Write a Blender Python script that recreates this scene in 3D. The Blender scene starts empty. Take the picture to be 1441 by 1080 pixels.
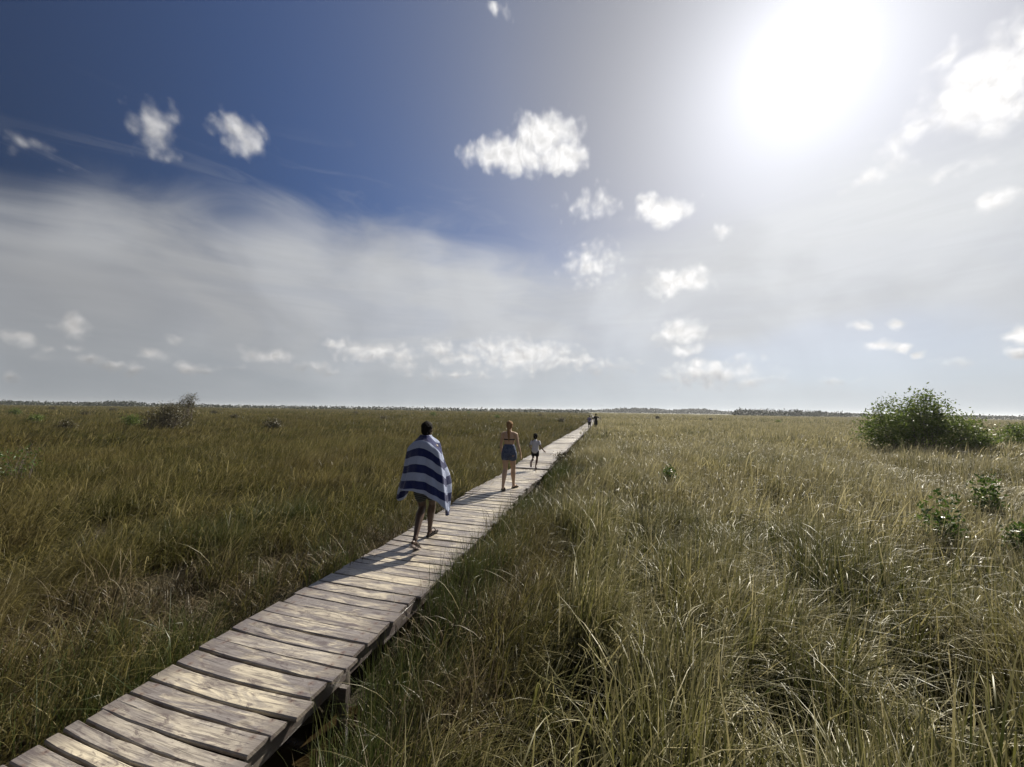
import bpy, bmesh, math, random
import numpy as np
from mathutils import Vector, Matrix, Euler, noise
R = math.radians
S = bpy.context.scene
COL = S.collection
rng = np.random.default_rng(7)
random.seed(7)

# ------------------------------------------------------------------ camera
F = 520.0; CAMH = 1.93
cam_d = bpy.data.cameras.new("camera"); cam = bpy.data.objects.new("camera", cam_d); COL.objects.link(cam)
cam_d.sensor_width = 36; cam_d.lens = 36 * F / 1441; cam_d.clip_start = 0.05; cam_d.clip_end = 8000
CR = (Matrix.Rotation(R(90 + 4.1), 3, 'X') @ Matrix.Rotation(R(0.84), 3, 'Z'))
cam.matrix_world = Matrix.Translation((0, 0, CAMH)) @ CR.to_4x4()
S.camera = cam
def ray(px, py):
    return (CR @ Vector(((px - 720.5) / F, -(py - 540) / F, -1))).normalized()
def gnd(px, py, z=0.0):
    d = ray(px, py); t = (z - CAMH) / d.z
    return Vector((d.x * t, d.y * t, z))
def at_depth(px, py, y):
    d = ray(px, py); t = y / d.y
    return Vector((d.x * t, y, CAMH + d.z * t))
def azel(px, py):
    d = ray(px, py); return math.atan2(d.x, d.y), math.asin(d.z)

# ------------------------------------------------------------------ light
SUN = ray(1130, 78)
SUN_EL = math.asin(SUN.z); SUN_AZ = math.atan2(SUN.x, SUN.y)
sl = bpy.data.lights.new("sun", 'SUN'); sl.energy = 5.0; sl.angle = R(0.5); sl.color = (1.0, 0.93, 0.80)
so = bpy.data.objects.new("sun", sl); COL.objects.link(so)
so.rotation_euler = SUN.to_track_quat('Z', 'Y').to_euler(); so.location = (0, 0, 20)
S.view_settings.view_transform = 'Standard'; S.view_settings.look = 'None'
S.view_settings.exposure = 0.95; S.view_settings.gamma = 1.0
S.render.engine = 'CYCLES'
S.cycles.max_bounces = 4; S.cycles.diffuse_bounces = 2; S.cycles.glossy_bounces = 2; S.cycles.transmission_bounces = 3; S.cycles.transparent_max_bounces = 8

# ------------------------------------------------------------------ node helpers
class NT:
    def __init__(s, nt): s.nt = nt; s.n = nt.nodes; s.l = nt.links
    def new(s, t, **kw):
        nd = s.n.new(t)
        for k, v in kw.items(): setattr(nd, k, v)
        return nd
    def put(s, sock, v):
        if isinstance(v, bpy.types.NodeSocket): s.l.new(v, sock)
        elif v is not None: sock.default_value = v
    def m(s, op, a, b=None, c=None, clamp=False):
        nd = s.new('ShaderNodeMath', operation=op, use_clamp=clamp)
        for i, v in enumerate((a, b, c)):
            if v is not None: s.put(nd.inputs[i], v)
        return nd.outputs[0]
    def vm(s, op, a, b=None, c=None, out=0):
        nd = s.new('ShaderNodeVectorMath', operation=op)
        for i, v in enumerate((a, b, c)):
            if v is not None: s.put(nd.inputs[i], v)
        return nd.outputs[out]
    def mr(s, v, a, b, c=0.0, d=1.0, smooth=True):
        nd = s.new('ShaderNodeMapRange', interpolation_type='SMOOTHSTEP' if smooth else 'LINEAR')
        for i, x in enumerate((v, a, b, c, d)): s.put(nd.inputs[i], x)
        return nd.outputs[0]
    def noise(s, vec, scale, detail=4, rough=0.5, dist=0.0, col=False, dim='3D'):
        nd = s.new('ShaderNodeTexNoise', noise_dimensions=dim)
        if vec is not None: s.put(nd.inputs['Vector'], vec)
        nd.inputs['Scale'].default_value = scale; nd.inputs['Detail'].default_value = detail
        nd.inputs['Roughness'].default_value = rough; nd.inputs['Distortion'].default_value = dist
        return nd.outputs['Color' if col else 'Fac']
    def mix(s, f, a, b, mode='MIX'):
        nd = s.new('ShaderNodeMix', data_type='RGBA', blend_type=mode)
        s.put(nd.inputs[0], f)
        for i, v in ((6, a), (7, b)):
            if not isinstance(v, bpy.types.NodeSocket) and len(v) == 3: v = (*v, 1)
            s.put(nd.inputs[i], v)
        return nd.outputs[2]
    def ramp(s, f, stops):
        nd = s.new('ShaderNodeValToRGB'); e = nd.color_ramp.elements
        while len(e) < len(stops): e.new(0.5)
        for i, (p, c) in enumerate(stops): e[i].position = p; e[i].color = (*c, 1)
        s.put(nd.inputs[0], f); return nd.outputs[0]
    def attr(s, name, typ='GEOMETRY'):
        nd = s.new('ShaderNodeAttribute', attribute_name=name, attribute_type=typ); return nd
    def scalevec(s, v, k): return s.vm('MULTIPLY', v, k)
def mat(name):
    m = bpy.data.materials.new(name); m.use_nodes = True
    t = NT(m.node_tree); t.n.clear()
    t.out = t.new('ShaderNodeOutputMaterial'); return m, t
ALB = 0.70      # surfaces keep their real, fairly dark base colours; the camera is exposed for them
def dim(c, k=ALB): return tuple(x * k for x in c)
def principled(t, col, rough=0.6, spec=0.4, bump=None, bs=0.2, bd=0.01, **kw):
    p = t.new('ShaderNodeBsdfPrincipled')
    if not isinstance(col, bpy.types.NodeSocket) and len(col) == 3: col = (*col, 1)
    t.put(p.inputs['Base Color'], col); t.put(p.inputs['Roughness'], rough)
    t.put(p.inputs['Specular IOR Level'], spec)
    for k, v in kw.items(): t.put(p.inputs[k], v)
    if bump is not None:
        b = t.new('ShaderNodeBump'); b.inputs['Strength'].default_value = bs; b.inputs['Distance'].default_value = bd
        t.put(b.inputs['Height'], bump); t.l.new(b.outputs[0], p.inputs['Normal'])
    return p

# ------------------------------------------------------------------ world: Nishita sky with clouds by direction
w = bpy.data.worlds.new("World"); S.world = w; w.use_nodes = True
t = NT(w.node_tree); t.n.clear()
wo = t.new('ShaderNodeOutputWorld'); bg = t.new('ShaderNodeBackground'); t.l.new(bg.outputs[0], wo.inputs[0])
sky = t.new('ShaderNodeTexSky', sky_type='NISHITA', sun_disc=False, sun_elevation=SUN_EL, sun_rotation=SUN_AZ,
            altitude=0, air_density=1.0, dust_density=0.8, ozone_density=2.5)
tc = t.new('ShaderNodeTexCoord'); D = tc.outputs['Generated']
sep = t.new('ShaderNodeSeparateXYZ'); t.l.new(D, sep.inputs[0])
az = t.m('ARCTAN2', sep.outputs[0], sep.outputs[1]); el = t.m('ARCSINE', sep.outputs[2])
cmb = t.new('ShaderNodeCombineXYZ'); t.l.new(az, cmb.inputs[0]); t.l.new(el, cmb.inputs[1]); P = cmb.outputs[0]
ang = t.m('ARCCOSINE', t.m('MINIMUM', t.vm('DOT_PRODUCT', D, tuple(SUN), out=1), 0.99999))
# clear sky, deepened like the polarised blue away from the sun
base = t.vm('MULTIPLY', sky.outputs[0], (0.045, 0.063, 0.093))
far = t.mr(ang, R(32), R(82), 1.0, 0.27, False)
bs_ = t.new('ShaderNodeSeparateColor'); t.l.new(base, bs_.inputs[0]); lum_ = t.m('ADD', t.m('MULTIPLY', bs_.outputs[1], .8), t.m('MULTIPLY', bs_.outputs[2], .2))
lv_ = t.vm('SCALE', (.98, .98, 1.03)); t.l.new(lum_, lv_.node.inputs['Scale'])
base = t.mix(t.mr(ang, R(14), R(62), .90, 0.0), base, lv_)
clear = t.vm('SCALE', base); clear.node.inputs[3].default_value = 1
t.l.new(far, clear.node.inputs['Scale'])
# aureole of the sun
g1 = t.m('POWER', 2.718, t.m('MULTIPLY', ang, -1 / R(1.8)))
g2 = t.m('POWER', 2.718, t.m('MULTIPLY', ang, -1 / R(12.0)))
g3 = t.m('POWER', 2.718, t.m('MULTIPLY', ang, -1 / R(38.0)))
glow = t.m('ADD', t.m('ADD', t.m('MULTIPLY', g1, 0.75), t.m('MULTIPLY', g2, 0.125)), t.m('MULTIPLY', g3, 0.115))
gl = t.vm('SCALE', (1.0, 0.98, 0.96)); t.l.new(glow, gl.node.inputs['Scale'])
# thin high veil: below a slanting upper edge
fc = t.new('ShaderNodeFloatCurve'); cv = fc.mapping.curves[0]
pts = [(-180, 25), (-80, 23)]
for px, py in ((0, 262), (140, 250), (280, 290), (420, 285), (560, 310), (680, 340), (800, 350), (900, 320), (1000, 290), (1150, 230), (1441, 130)):
    a, e = azel(px, py); pts.append((math.degrees(a), math.degrees(e)))
pts.append((80, 40)); pts.append((180, 25))
cp = [((a + 180) / 360, e / 90) for a, e in pts]
cv.points[0].location = cp[0]; cv.points[1].location = cp[-1]
for c in cp[1:-1]: cv.points.new(*c)
fc.mapping.update()
t.put(fc.inputs['Value'], t.m('ADD', t.m('DIVIDE', az, 2 * math.pi), 0.5))
edge = t.m('MULTIPLY', fc.outputs[0], math.pi / 2)
Pst = t.vm('MULTIPLY', P, (1.0, 2.6, 1.0))
wn = t.noise(Pst, 3.2, 6, 0.55, 0.6, dim='2D')
dlt = t.m('ADD', t.m('SUBTRACT', edge, el), t.m('MULTIPLY', t.m('SUBTRACT', wn, 0.5), 0.16))
veil = t.mr(dlt, -0.05, 0.12, 0, 0.95)
streak = t.noise(t.vm('MULTIPLY', P, (1.6, 9.0, 1)), 2.0, 5, 0.6, 1.2, dim='2D')
wisp = t.m('MULTIPLY', t.mr(streak, 0.52, 0.72), t.mr(dlt, -0.16, 0.0, 0, 0.12))
veil = t.m('MAXIMUM', veil, wisp)
patch = t.mr(t.noise(t.vm('MULTIPLY', P, (1.0, 3.2, 1)), 3.1, 5, 0.5, 0.8, dim='2D'), 0.30, 0.66, 0.88, 1.0)
veil = t.m('MULTIPLY', veil, patch)
# a few open grey-blue windows low on the right
aw, ew = azel(1190, 492)
win = t.vm('MULTIPLY_ADD', P, (1 / 0.27, 1 / 0.085, 0), (-aw / 0.27, -ew / 0.085, 0))
wl = t.m('ADD', t.vm('LENGTH', win, out=1), t.m('MULTIPLY', t.m('SUBTRACT', wn, 0.5), 0.9))
veil = t.m('MULTIPLY', veil, t.mr(wl, 0.55, 1.15, 0.60, 1.0))
vb = t.mr(ang, R(12), R(85), 0.66, 0.37, False)
fib = t.noise(t.vm('MULTIPLY', P, (1.3, 11.0, 1)), 3.0, 6, 0.62, 1.5, dim='2D'); vb = t.m('MULTIPLY', vb, t.mr(fib, .2, .8, .975, 1.03)); vb = t.m('MULTIPLY', vb, t.mr(t.noise(P, 3.0, 4, .5, .4, dim='2D'), .35, .65, .90, 1.07))
vcol = t.vm('SCALE', (.985, 1.01, 1.045)); t.l.new(vb, vcol.node.inputs['Scale'])
c1 = t.mix(veil, clear, vcol)
# low haze band near the horizon
hz = t.mr(el, R(-2), R(13), 0.62, 0.0)
hcol = t.vm('SCALE', (0.90, 1.0, 1.10)); t.l.new(t.mr(ang, R(35), R(90), 0.60, 0.30, False), hcol.node.inputs['Scale'])
c1 = t.mix(hz, c1, hcol)
# cumulus
CL = [(222,185,48,46,.56),(338,190,50,36,.62),(722,218,84,34,1),(765,195,58,44,1),(795,222,36,30,1),(935,298,46,24,.95),(915,292,22,26,.9),(832,372,54,38,.55),
 (955,397,64,26,.78),(962,465,48,22,.75),(968,492,34,12,.6),(838,288,50,28,.42),(1012,330,16,16,.5),(1385,125,112,84,1),(1432,60,40,50,.8),
 (1336,84,28,30,.65),(1265,215,34,34,.5),(1400,288,46,24,.65),(1212,460,20,9,.75),(1267,457,18,11,.75),(1238,489,32,13,.95),(1272,491,18,11,.9),
 (1434,475,28,16,.85),(1170,538,40,9,.45),(700,12,24,16,.5),(108,457,30,24,.7),(20,475,28,18,.75),(95,487,20,13,.55),(122,507,40,12,.6),
 (270,518,40,15,.6),(380,501,40,15,.7),(525,495,78,20,.65),(620,492,30,19,.65),(725,500,112,30,.72),(1000,526,100,26,.6),(450,518,34,11,.5),
 (42,205,80,26,.2),(15,526,22,9,.5),(182,521,30,11,.5),(1300,500,16,6,.5),(1200,75,44,44,.9),(60,505,30,12,.45),(560,515,60,10,.4),(1360,508,50,8,.35),(850,520,60,14,.4),(470,487,30,10,.6),(565,500,34,14,.6),(650,505,40,14,.6),(690,488,34,14,.7),(760,492,44,16,.7),(805,510,50,14,.6),(640,530,90,9,.4),(985,512,30,12,.6),(1060,535,50,10,.4),(60,492,18,10,.5),(150,515,26,9,.55),(215,500,30,11,.5),(250,480,16,8,.35),(330,520,34,8,.4),(1190,65,50,36,.9),(1430,150,50,34,.7),(1290,180,26,40,.45),(1230,250,60,16,.4),(1340,240,60,14,.35),(1441,498,20,10,.7)]
def cumulus(under, CL):
    global dens, top
    nz = t.noise(P, 24, 4, 0.5, 0.0, True, dim='2D')
    wv = t.vm('MULTIPLY', t.vm('SUBTRACT', nz, (0.5, 0.5, 0.5)), (0.030, 0.024, 0))
    nz2 = t.noise(P, 9, 3, 0.5, 0.0, True, dim='2D')
    wv2 = t.vm('MULTIPLY', t.vm('SUBTRACT', nz2, (0.5, 0.5, 0.5)), (0.045, 0.030, 0))
    PW = t.vm('ADD', t.vm('ADD', P, wv), wv2)
    dens = None; top = None
    PWc = PW
    for ci, (cx, cy, rx, ry, st) in enumerate(CL):
        if ci and ci % 16 == 0: PWc = t.vm('MULTIPLY_ADD', dens, (1e-7, 1e-7, 0), PW)      # keeps the evaluation order short on memory
        a0, e0 = azel(cx, cy); a1, _ = azel(cx + rx, cy); a2, _ = azel(cx - rx, cy)
        _, e1 = azel(cx, cy - ry); _, e2 = azel(cx, cy + ry)
        ra = abs(a1 - a2) / 2; re = abs(e1 - e2) / 2
        q = t.vm('MULTIPLY_ADD', PWc, (1 / ra, 1 / re, 0), (-a0 / ra, -e0 / re, 0))
        L = t.m('MULTIPLY_ADD', t.vm('LENGTH', q, out=1), -st * 1.05, st * 1.15)
        qs = t.new('ShaderNodeSeparateXYZ'); t.l.new(q, qs.inputs[0]); L2 = t.m('MULTIPLY_ADD', qs.outputs[1], .7, L)
        cc = t.new('ShaderNodeCombineXYZ'); t.l.new(L, cc.inputs[0]); t.l.new(L2, cc.inputs[1])
        dens = cc.outputs[0] if dens is None else t.vm('MAXIMUM', dens, cc.outputs[0])
    ds_ = t.new('ShaderNodeSeparateXYZ'); t.l.new(dens, ds_.inputs[0]); dens, top = ds_.outputs[0], ds_.outputs[1]
    lit = t.mr(t.m('SUBTRACT', top, dens), -0.35, 0.30, 0.66, 1.08)
    fine = t.noise(P, 42, 6, 0.55, dim='2D')
    vor = t.new('ShaderNodeTexVoronoi', feature='SMOOTH_F1', voronoi_dimensions='2D'); t.put(vor.inputs['Vector'], t.vm('ADD', P, wv2)); vor.inputs['Scale'].default_value = 28; vor.inputs['Detail'].default_value = 1; vor.inputs['Smoothness'].default_value = .6
    dens = t.m('ADD', dens, t.m('MULTIPLY', t.m('SUBTRACT', .58, vor.outputs['Distance']), 0.42))
    dens = t.m('ADD', dens, t.m('MULTIPLY', t.m('SUBTRACT', fine, 0.5), 0.30))
    cmask = t.mr(dens, 0.04, 0.80, 0, 0.90)
    up = t.noise(t.vm('ADD', PW, (0.006, 0.010, 0)), 34, 4, 0.5, dim='2D')
    dn = t.noise(PW, 34, 4, 0.5, dim='2D')
    shade = t.m('ADD', 1.0, t.m('MULTIPLY', t.m('SUBTRACT', dn, up), 0.7)); shade = t.m('MULTIPLY', shade, lit)
    cb = t.m('MULTIPLY', t.mr(ang, R(18), R(85), 0.92, 0.50, False), shade)
    ccol = t.vm('SCALE', (1.0, 0.985, 0.97)); t.l.new(cb, ccol.node.inputs['Scale'])
    m_ = t.m('MULTIPLY', cmask, t.mr(el, R(0), R(6), 0.75, 1.0))
    return t.vm('ADD', t.mix(m_, under, ccol), gl)
# generic clouds in the parts of the sky away from the view
back = t.mr(t.noise(t.vm('MULTIPLY', D, (1, 1, 2.5)), 3.0, 5, 0.6), 0.56, 0.72, 0, 0.35)
back = t.m('MULTIPLY', back, t.mr(sep.outputs[1], 0.15, -0.2))
c1 = t.mix(back, c1, (.5, .5, .5))
plain = t.vm('ADD', c1, gl)
# the sky is cheap where no cumulus stands and only pays for the clouds of its own side
AZM, _ = azel(640, 500)
def bgd(col):
    b = t.new('ShaderNodeBackground'); t.l.new(col, b.inputs[0]); b.inputs[1].default_value = 0.53; return b.outputs[0]
lefts = [c for c in CL if c[0] - c[2] * 1.5 < 650]; rights = [c for c in CL if c[0] + c[2] * 1.5 > 630]
t.n.remove(bg)
mA = t.new('ShaderNodeMixShader'); t.put(mA.inputs[0], t.m('GREATER_THAN', az, AZM)); t.l.new(bgd(cumulus(c1, lefts)), mA.inputs[1]); t.l.new(bgd(cumulus(c1, rights)), mA.inputs[2])
inside = t.m('MULTIPLY', t.m('MULTIPLY', t.m('LESS_THAN', t.m('ABSOLUTE', az), R(66)), t.m('GREATER_THAN', el, R(-.6))), t.m('LESS_THAN', el, R(50)))
mB = t.new('ShaderNodeMixShader'); t.put(mB.inputs[0], inside); t.l.new(bgd(plain), mB.inputs[1]); t.l.new(mA.outputs[0], mB.inputs[2])
t.l.new(mB.outputs[0], wo.inputs[0])

# ------------------------------------------------------------------ object helpers
def tag(o, label=None, cat=None, group=None, kind=None):
    if label: o['label'] = label
    if cat: o['category'] = cat
    if group: o['group'] = group
    if kind: o['kind'] = kind
    return o
def empty(name, loc, rz=0):
    o = bpy.data.objects.new(name, None); COL.objects.link(o); o.location = loc; o.rotation_euler = (0, 0, rz)
    o.empty_display_size = 0.2; return o
def mk(name, verts, faces, m=None, parent=None, smooth=False, attrs=None, link=True, loc=None):
    me = bpy.data.meshes.new(name)
    if isinstance(verts, np.ndarray) and isinstance(faces, np.ndarray):
        nv, nf, k = len(verts), len(faces), faces.shape[1]
        me.vertices.add(nv); me.vertices.foreach_set('co', verts.astype(np.float32).ravel())
        me.loops.add(nf * k); me.loops.foreach_set('vertex_index', faces.astype(np.int32).ravel())
        me.polygons.add(nf); me.polygons.foreach_set('loop_start', np.arange(0, nf * k, k, dtype=np.int32))
        me.update(calc_edges=True)
    else: me.from_pydata([tuple(v) for v in verts], [], faces)
    if attrs:
        for k2, a in attrs.items():
            a = np.asarray(a, dtype=np.float32)
            if a.ndim == 1: at = me.attributes.new(k2, 'FLOAT', 'POINT'); at.data.foreach_set('value', a)
            else: at = me.attributes.new(k2, 'FLOAT_VECTOR', 'POINT'); at.data.foreach_set('vector', a.ravel())
    if smooth: me.polygons.foreach_set('use_smooth', np.ones(len(me.polygons), dtype=bool))
    if m: me.materials.append(m)
    o = bpy.data.objects.new(name, me)
    if link: COL.objects.link(o)
    if parent: o.parent = parent
    if loc is not None: o.location = loc
    return o

# ------------------------------------------------------------------ boardwalk line
PL = gnd(398, 849); PR = gnd(551, 879)            # ends of one plank seen in the photo
VPAZ = math.atan((853 - 720.5) / F)
DIR = Vector((math.sin(VPAZ), math.cos(VPAZ), 0)); NRM = Vector((DIR.y, -DIR.x, 0))   # NRM to the right
CEN0 = (PL + PR) / 2; CEN0.z = 0
s0 = CEN0.dot(DIR); OFF = CEN0.dot(NRM); WID = abs((PR - PL).dot(NRM))
print("deck width", WID, "offset", OFF, "s0", s0)
BEND = 98.0
DIR2 = Matrix.Rotation(R(2.6), 3, 'Z') @ DIR
def path(s):
    """centre of the deck at distance s, and its direction"""
    if s < BEND: return NRM * OFF + DIR * s, DIR
    return NRM * OFF + DIR * BEND + DIR2 * (s - BEND), DIR2
def lat(x, y): return x * NRM.x + y * NRM.y - OFF
def lon(x, y): return x * DIR.x + y * DIR.y
GZ = -0.46
def smooth01(x): x = np.clip(x, 0, 1); return x * x * (3 - 2 * x)
POOL = gnd(445, 1060, GZ); POOL2 = gnd(560, 985, GZ)
def hgt(x, y):
    x = np.asarray(x, float); y = np.asarray(y, float)
    h = 0.06 * np.sin(x * 1.3 + 1.1 * np.sin(y * .9)) * np.sin(y * 1.1 + .7 * np.sin(x * 1.7)) + 0.03 * np.sin(x * 3.7 + y * 2.1) * np.sin(y * 4.3 - x)
    h = h + 0.10 * np.sin(x * .31 + 2) * np.sin(y * .27 + np.sin(x * .2))
    r = np.hypot(x, y); h = h * smooth01((400 - r) / 300)
    for p, rad, dep in ((POOL, .55, .14), (POOL2, .35, .10)):
        d = np.hypot((x - p.x), (y - p.y)) / rad
        h = h * (1 - np.exp(-d * d)) - dep * np.exp(-d * d)
    return GZ + h

# ------------------------------------------------------------------ ground
g = np.sinh(np.linspace(-1, 1, 261) * 7.0) / math.sinh(7.0) * 3500
X, Y = np.meshgrid(g, g + 2.5, indexing='ij')
n = len(g); V = np.stack([X, Y, hgt(X, Y)], -1).reshape(-1, 3)
idx = np.arange(n * n).reshape(n, n)
Fc = np.stack([idx[:-1, :-1], idx[1:, :-1], idx[1:, 1:], idx[:-1, 1:]], -1).reshape(-1, 4)
m, t = mat('marsh soil')
gp = t.new('ShaderNodeNewGeometry').outputs['Position']
n1 = t.noise(gp, 0.9, 6, .6); n2 = t.noise(gp, 14, 5, .65); n3 = t.noise(gp, 0.03, 5, .6)
c = t.ramp(n1, [(.3, (.022, .017, .010)), (.5, (.038, .030, .015)), (.72, (.060, .046, .024))])
c = t.mix(t.mr(n2, .4, .7), c, (.030, .026, .014))
dist = t.vm('LENGTH', gp, out=1)
c = t.mix(t.mr(dist, 60, 200), c, t.ramp(n3, [(.35, (.055, .058, .020)), (.6, (.11, .095, .045))]))
p = principled(t, c, .85, .25, t.m('ADD', n2, t.m('MULTIPLY', n1, .6)), .8, .03)
t.l.new(p.outputs[0], t.out.inputs[0])
mk('ground', V, Fc, m, smooth=True)['kind'] = 'structure'
# marsh water standing in the hollow beside the boardwalk
m, t = mat('tea brown water')
gp = t.new('ShaderNodeNewGeometry').outputs['Position']
wn_ = t.noise(gp, 9, 3, .5)
c = t.ramp(t.noise(gp, 2.2, 5, .6), [(.35, (.010, .007, .004)), (.62, (.030, .021, .009))])
p = principled(t, c, .10, .35, wn_, .12, .01)
t.l.new(p.outputs[0], t.out.inputs[0])
wv_ = []; a_n = 60
cen = (POOL * .6 + POOL2 * .4)
for r_ in (0, .4, .8, 1.2, 1.7):
    for k in range(a_n):
        a = 2 * math.pi * k / a_n; wv_.append((cen.x + r_ * math.cos(a) * 1.1, cen.y + r_ * math.sin(a) * .95, GZ - .055))
wf = [(i * a_n + k, i * a_n + (k + 1) % a_n, (i + 1) * a_n + (k + 1) % a_n, (i + 1) * a_n + k) for i in range(4) for k in range(a_n)]
mk('water', wv_, wf, m)['kind'] = 'structure'

# ------------------------------------------------------------------ boardwalk
def wood_mat(name, dark=1.0):
    m, t = mat(name)
    uv = t.attr('wuv').outputs['Vector']; pr = t.attr('pr').outputs['Fac']
    off = t.new('ShaderNodeCombineXYZ'); t.put(off.inputs[2], t.m('MULTIPLY', pr, 37.0)); t.put(off.inputs[0], t.m('MULTIPLY', pr, 11.0))
    q = t.vm('ADD', uv, off.outputs[0])
    grain = t.noise(t.vm('MULTIPLY', q, (2.0, 60, 1)), 1.0, 8, .68, .8)
    ring = t.noise(t.vm('MULTIPLY', q, (1.2, 16, 1)), 1.0, 3, .5, 2.5)
    blot = t.noise(t.vm('MULTIPLY', q, (2.2, 9, 1)), 1.0, 7, .66, .9)
    blot2 = t.noise(t.vm('MULTIPLY', q, (7, 24, 1)), 1.0, 8, .74, .8)
    warm = t.m('ADD', t.mr(blot, .42, .60), t.m('MULTIPLY', t.m('SUBTRACT', t.m('FRACT', t.m('MULTIPLY', pr, 7.31)), .45), .9), clamp=True)
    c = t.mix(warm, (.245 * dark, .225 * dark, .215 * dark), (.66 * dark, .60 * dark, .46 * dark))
    c = t.mix(t.mr(t.m('FRACT', t.m('MULTIPLY', pr, 3.7)), .55, 1, 0, .55), c, (.34 * dark, .32 * dark, .31 * dark))
    c = t.mix(t.mr(ring, .42, .62, .0, .35), c, (.13, .105, .09), 'MIX')
    c = t.mix(t.mr(grain, .48, .64, 0, .70), c, (.085, .068, .060))
    c = t.mix(t.mr(blot2, .51, .62, 0, .75), c, (.105, .080, .076))
    c = t.mix(t.mr(blot2, .40, .28, 0, .7), c, (.55, .53, .48))
    vo = t.new('ShaderNodeTexVoronoi', feature='F1'); t.put(vo.inputs['Vector'], t.vm('MULTIPLY', q, (1.6, 5.5, 1))); vo.inputs['Scale'].default_value = 1
    kn = t.mr(vo.outputs['Distance'], .05, .13, 1, 0)
    c = t.mix(t.m('MULTIPLY', kn, .85), c, (.045, .030, .022))
    # dirt at the ends of each plank (x runs along the plank, metres)
    sx = t.new('ShaderNodeSeparateXYZ'); t.l.new(uv, sx.inputs[0])
    e = t.mr(t.m('ADD', t.m('ABSOLUTE', sx.outputs[0]), t.m('MULTIPLY', t.m('SUBTRACT', blot, .5), .7)), .36, .66, 0, .75)
    c = t.mix(e, c, (.10, .085, .085))
    crk = t.noise(t.vm('MULTIPLY', q, (1.3, 95, 1)), 1.0, 3, .5, 1.0)
    c = t.mix(t.mr(crk, .66, .70, 0, .9), c, (.02, .016, .014))
    c = t.vm('MULTIPLY', c, (.72, .70, .69))
    nx = t.m('SUBTRACT', t.m('ABSOLUTE', t.m('ADD', sx.outputs[0], t.m('MULTIPLY', t.m('SUBTRACT', pr, .5), .03))), .505); ny = t.m('SUBTRACT', t.m('ABSOLUTE', t.m('ADD', sx.outputs[1], .006)), .045)
    nd_ = t.m('SQRT', t.m('ADD', t.m('MULTIPLY', nx, nx), t.m('MULTIPLY', ny, ny)))
    c = t.mix(t.mr(nd_, .006, .030, .55, 0), c, (.10, .055, .035)); c = t.mix(t.mr(nd_, .0045, .006, 1, 0), c, (.035, .022, .018))
    hgt_ = t.m('ADD', t.m('MULTIPLY', t.mr(crk, .64, .70), -2.0), t.m('ADD', t.m('MULTIPLY', grain, -1.0), t.m('ADD', t.m('MULTIPLY', blot2, -.6), t.m('MULTIPLY', kn, -.5))))
    p = principled(t, c, t.mr(blot, .3, .7, .33, .50), 1.0, hgt_, .6, .006)
    t.l.new(p.outputs[0], t.out.inputs[0]); return m
M_wood = wood_mat('weathered wood'); M_under = wood_mat('wet dark timber', .28)  # second one is the same wood in darker tones, for timbers below the deck

class MB:
    def __init__(s): s.v = []; s.f = []; s.uv = []; s.pr = []
    def board(s, A, B, wdir, up, width, thick, pr, segs=8, taper=None, sag=0, ch=.006, bow=0, wander=0.0, uoff=0):
        """plank from A to B (centres of the top face), chamfered section"""
        L = (B - A).length; ax = (B - A).normalized(); k0 = len(s.v); rr = random.Random(int(pr * 1e6))
        w0 = w1 = 0
        for i in range(segs + 1):
            u = i / segs; c = A.lerp(B, u) + up * (-sag * 4 * u * (1 - u)) + wdir * (bow * 4 * u * (1 - u))
            wa = rr.uniform(-wander, wander); wb = rr.uniform(-wander, wander)
            h = width / 2
            prof = [(-h + ch + wa, 0), (0, rr.uniform(-.001, .001)), (h - ch + wb, 0), (h + wb, -ch), (h + wb, -thick + ch), (h - ch + wb, -thick), (-h + ch + wa, -thick), (-h + wa, -thick + ch), (-h + wa, -ch)]
            for (a, b) in prof:
                s.v.append(c + wdir * a + up * b); s.uv.append((L * (u - .5) + uoff, a + (b * .7), 0)); s.pr.append(pr)
        m_ = 9
        for i in range(segs):
            for j in range(m_):
                a = k0 + i * m_ + j; b = k0 + i * m_ + (j + 1) % m_
                s.f.append((a, b, b + m_, a + m_))
        s.f.append(tuple(k0 + j for j in range(m_))[::-1]); s.f.append(tuple(k0 + segs * m_ + j for j in range(m_)))
    def post(s, base, topz, r, pr, lean=(0, 0)):
        k0 = len(s.v); N = 12; rr = random.Random(int(pr * 1e6)); H = topz - base.z
        for i in range(5):
            u = i / 4
            for j in range(N):
                a = 2 * math.pi * j / N; q = r * (1 + .08 * rr.uniform(-1, 1)) * (1.08 - .12 * u)
                s.v.append(Vector((base.x + lean[0] * u + q * math.cos(a), base.y + lean[1] * u + q * math.sin(a), base.z + H * u)))
                s.uv.append((H * u * .3, a * r, 0)); s.pr.append(pr)
        for i in range(4):
            for j in range(N):
                a = k0 + i * N + j; b = k0 + i * N + (j + 1) % N; s.f.append((a, b, b + N, a + N))
        s.f.append(tuple(k0 + 4 * N + j for j in range(N)))
    def build(s, name, m, parent=None, smooth=False):
        return mk(name, s.v, s.f, m, parent, smooth, {'wuv': np.array(s.uv), 'pr': np.array(s.pr)})

bw = empty('boardwalk', path(2.0)[0])
tag(bw, 'long narrow walkway of weathered grey planks running straight through the marsh to the horizon', 'boardwalk')
bw_inv = Matrix.Translation(-bw.location)
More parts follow.
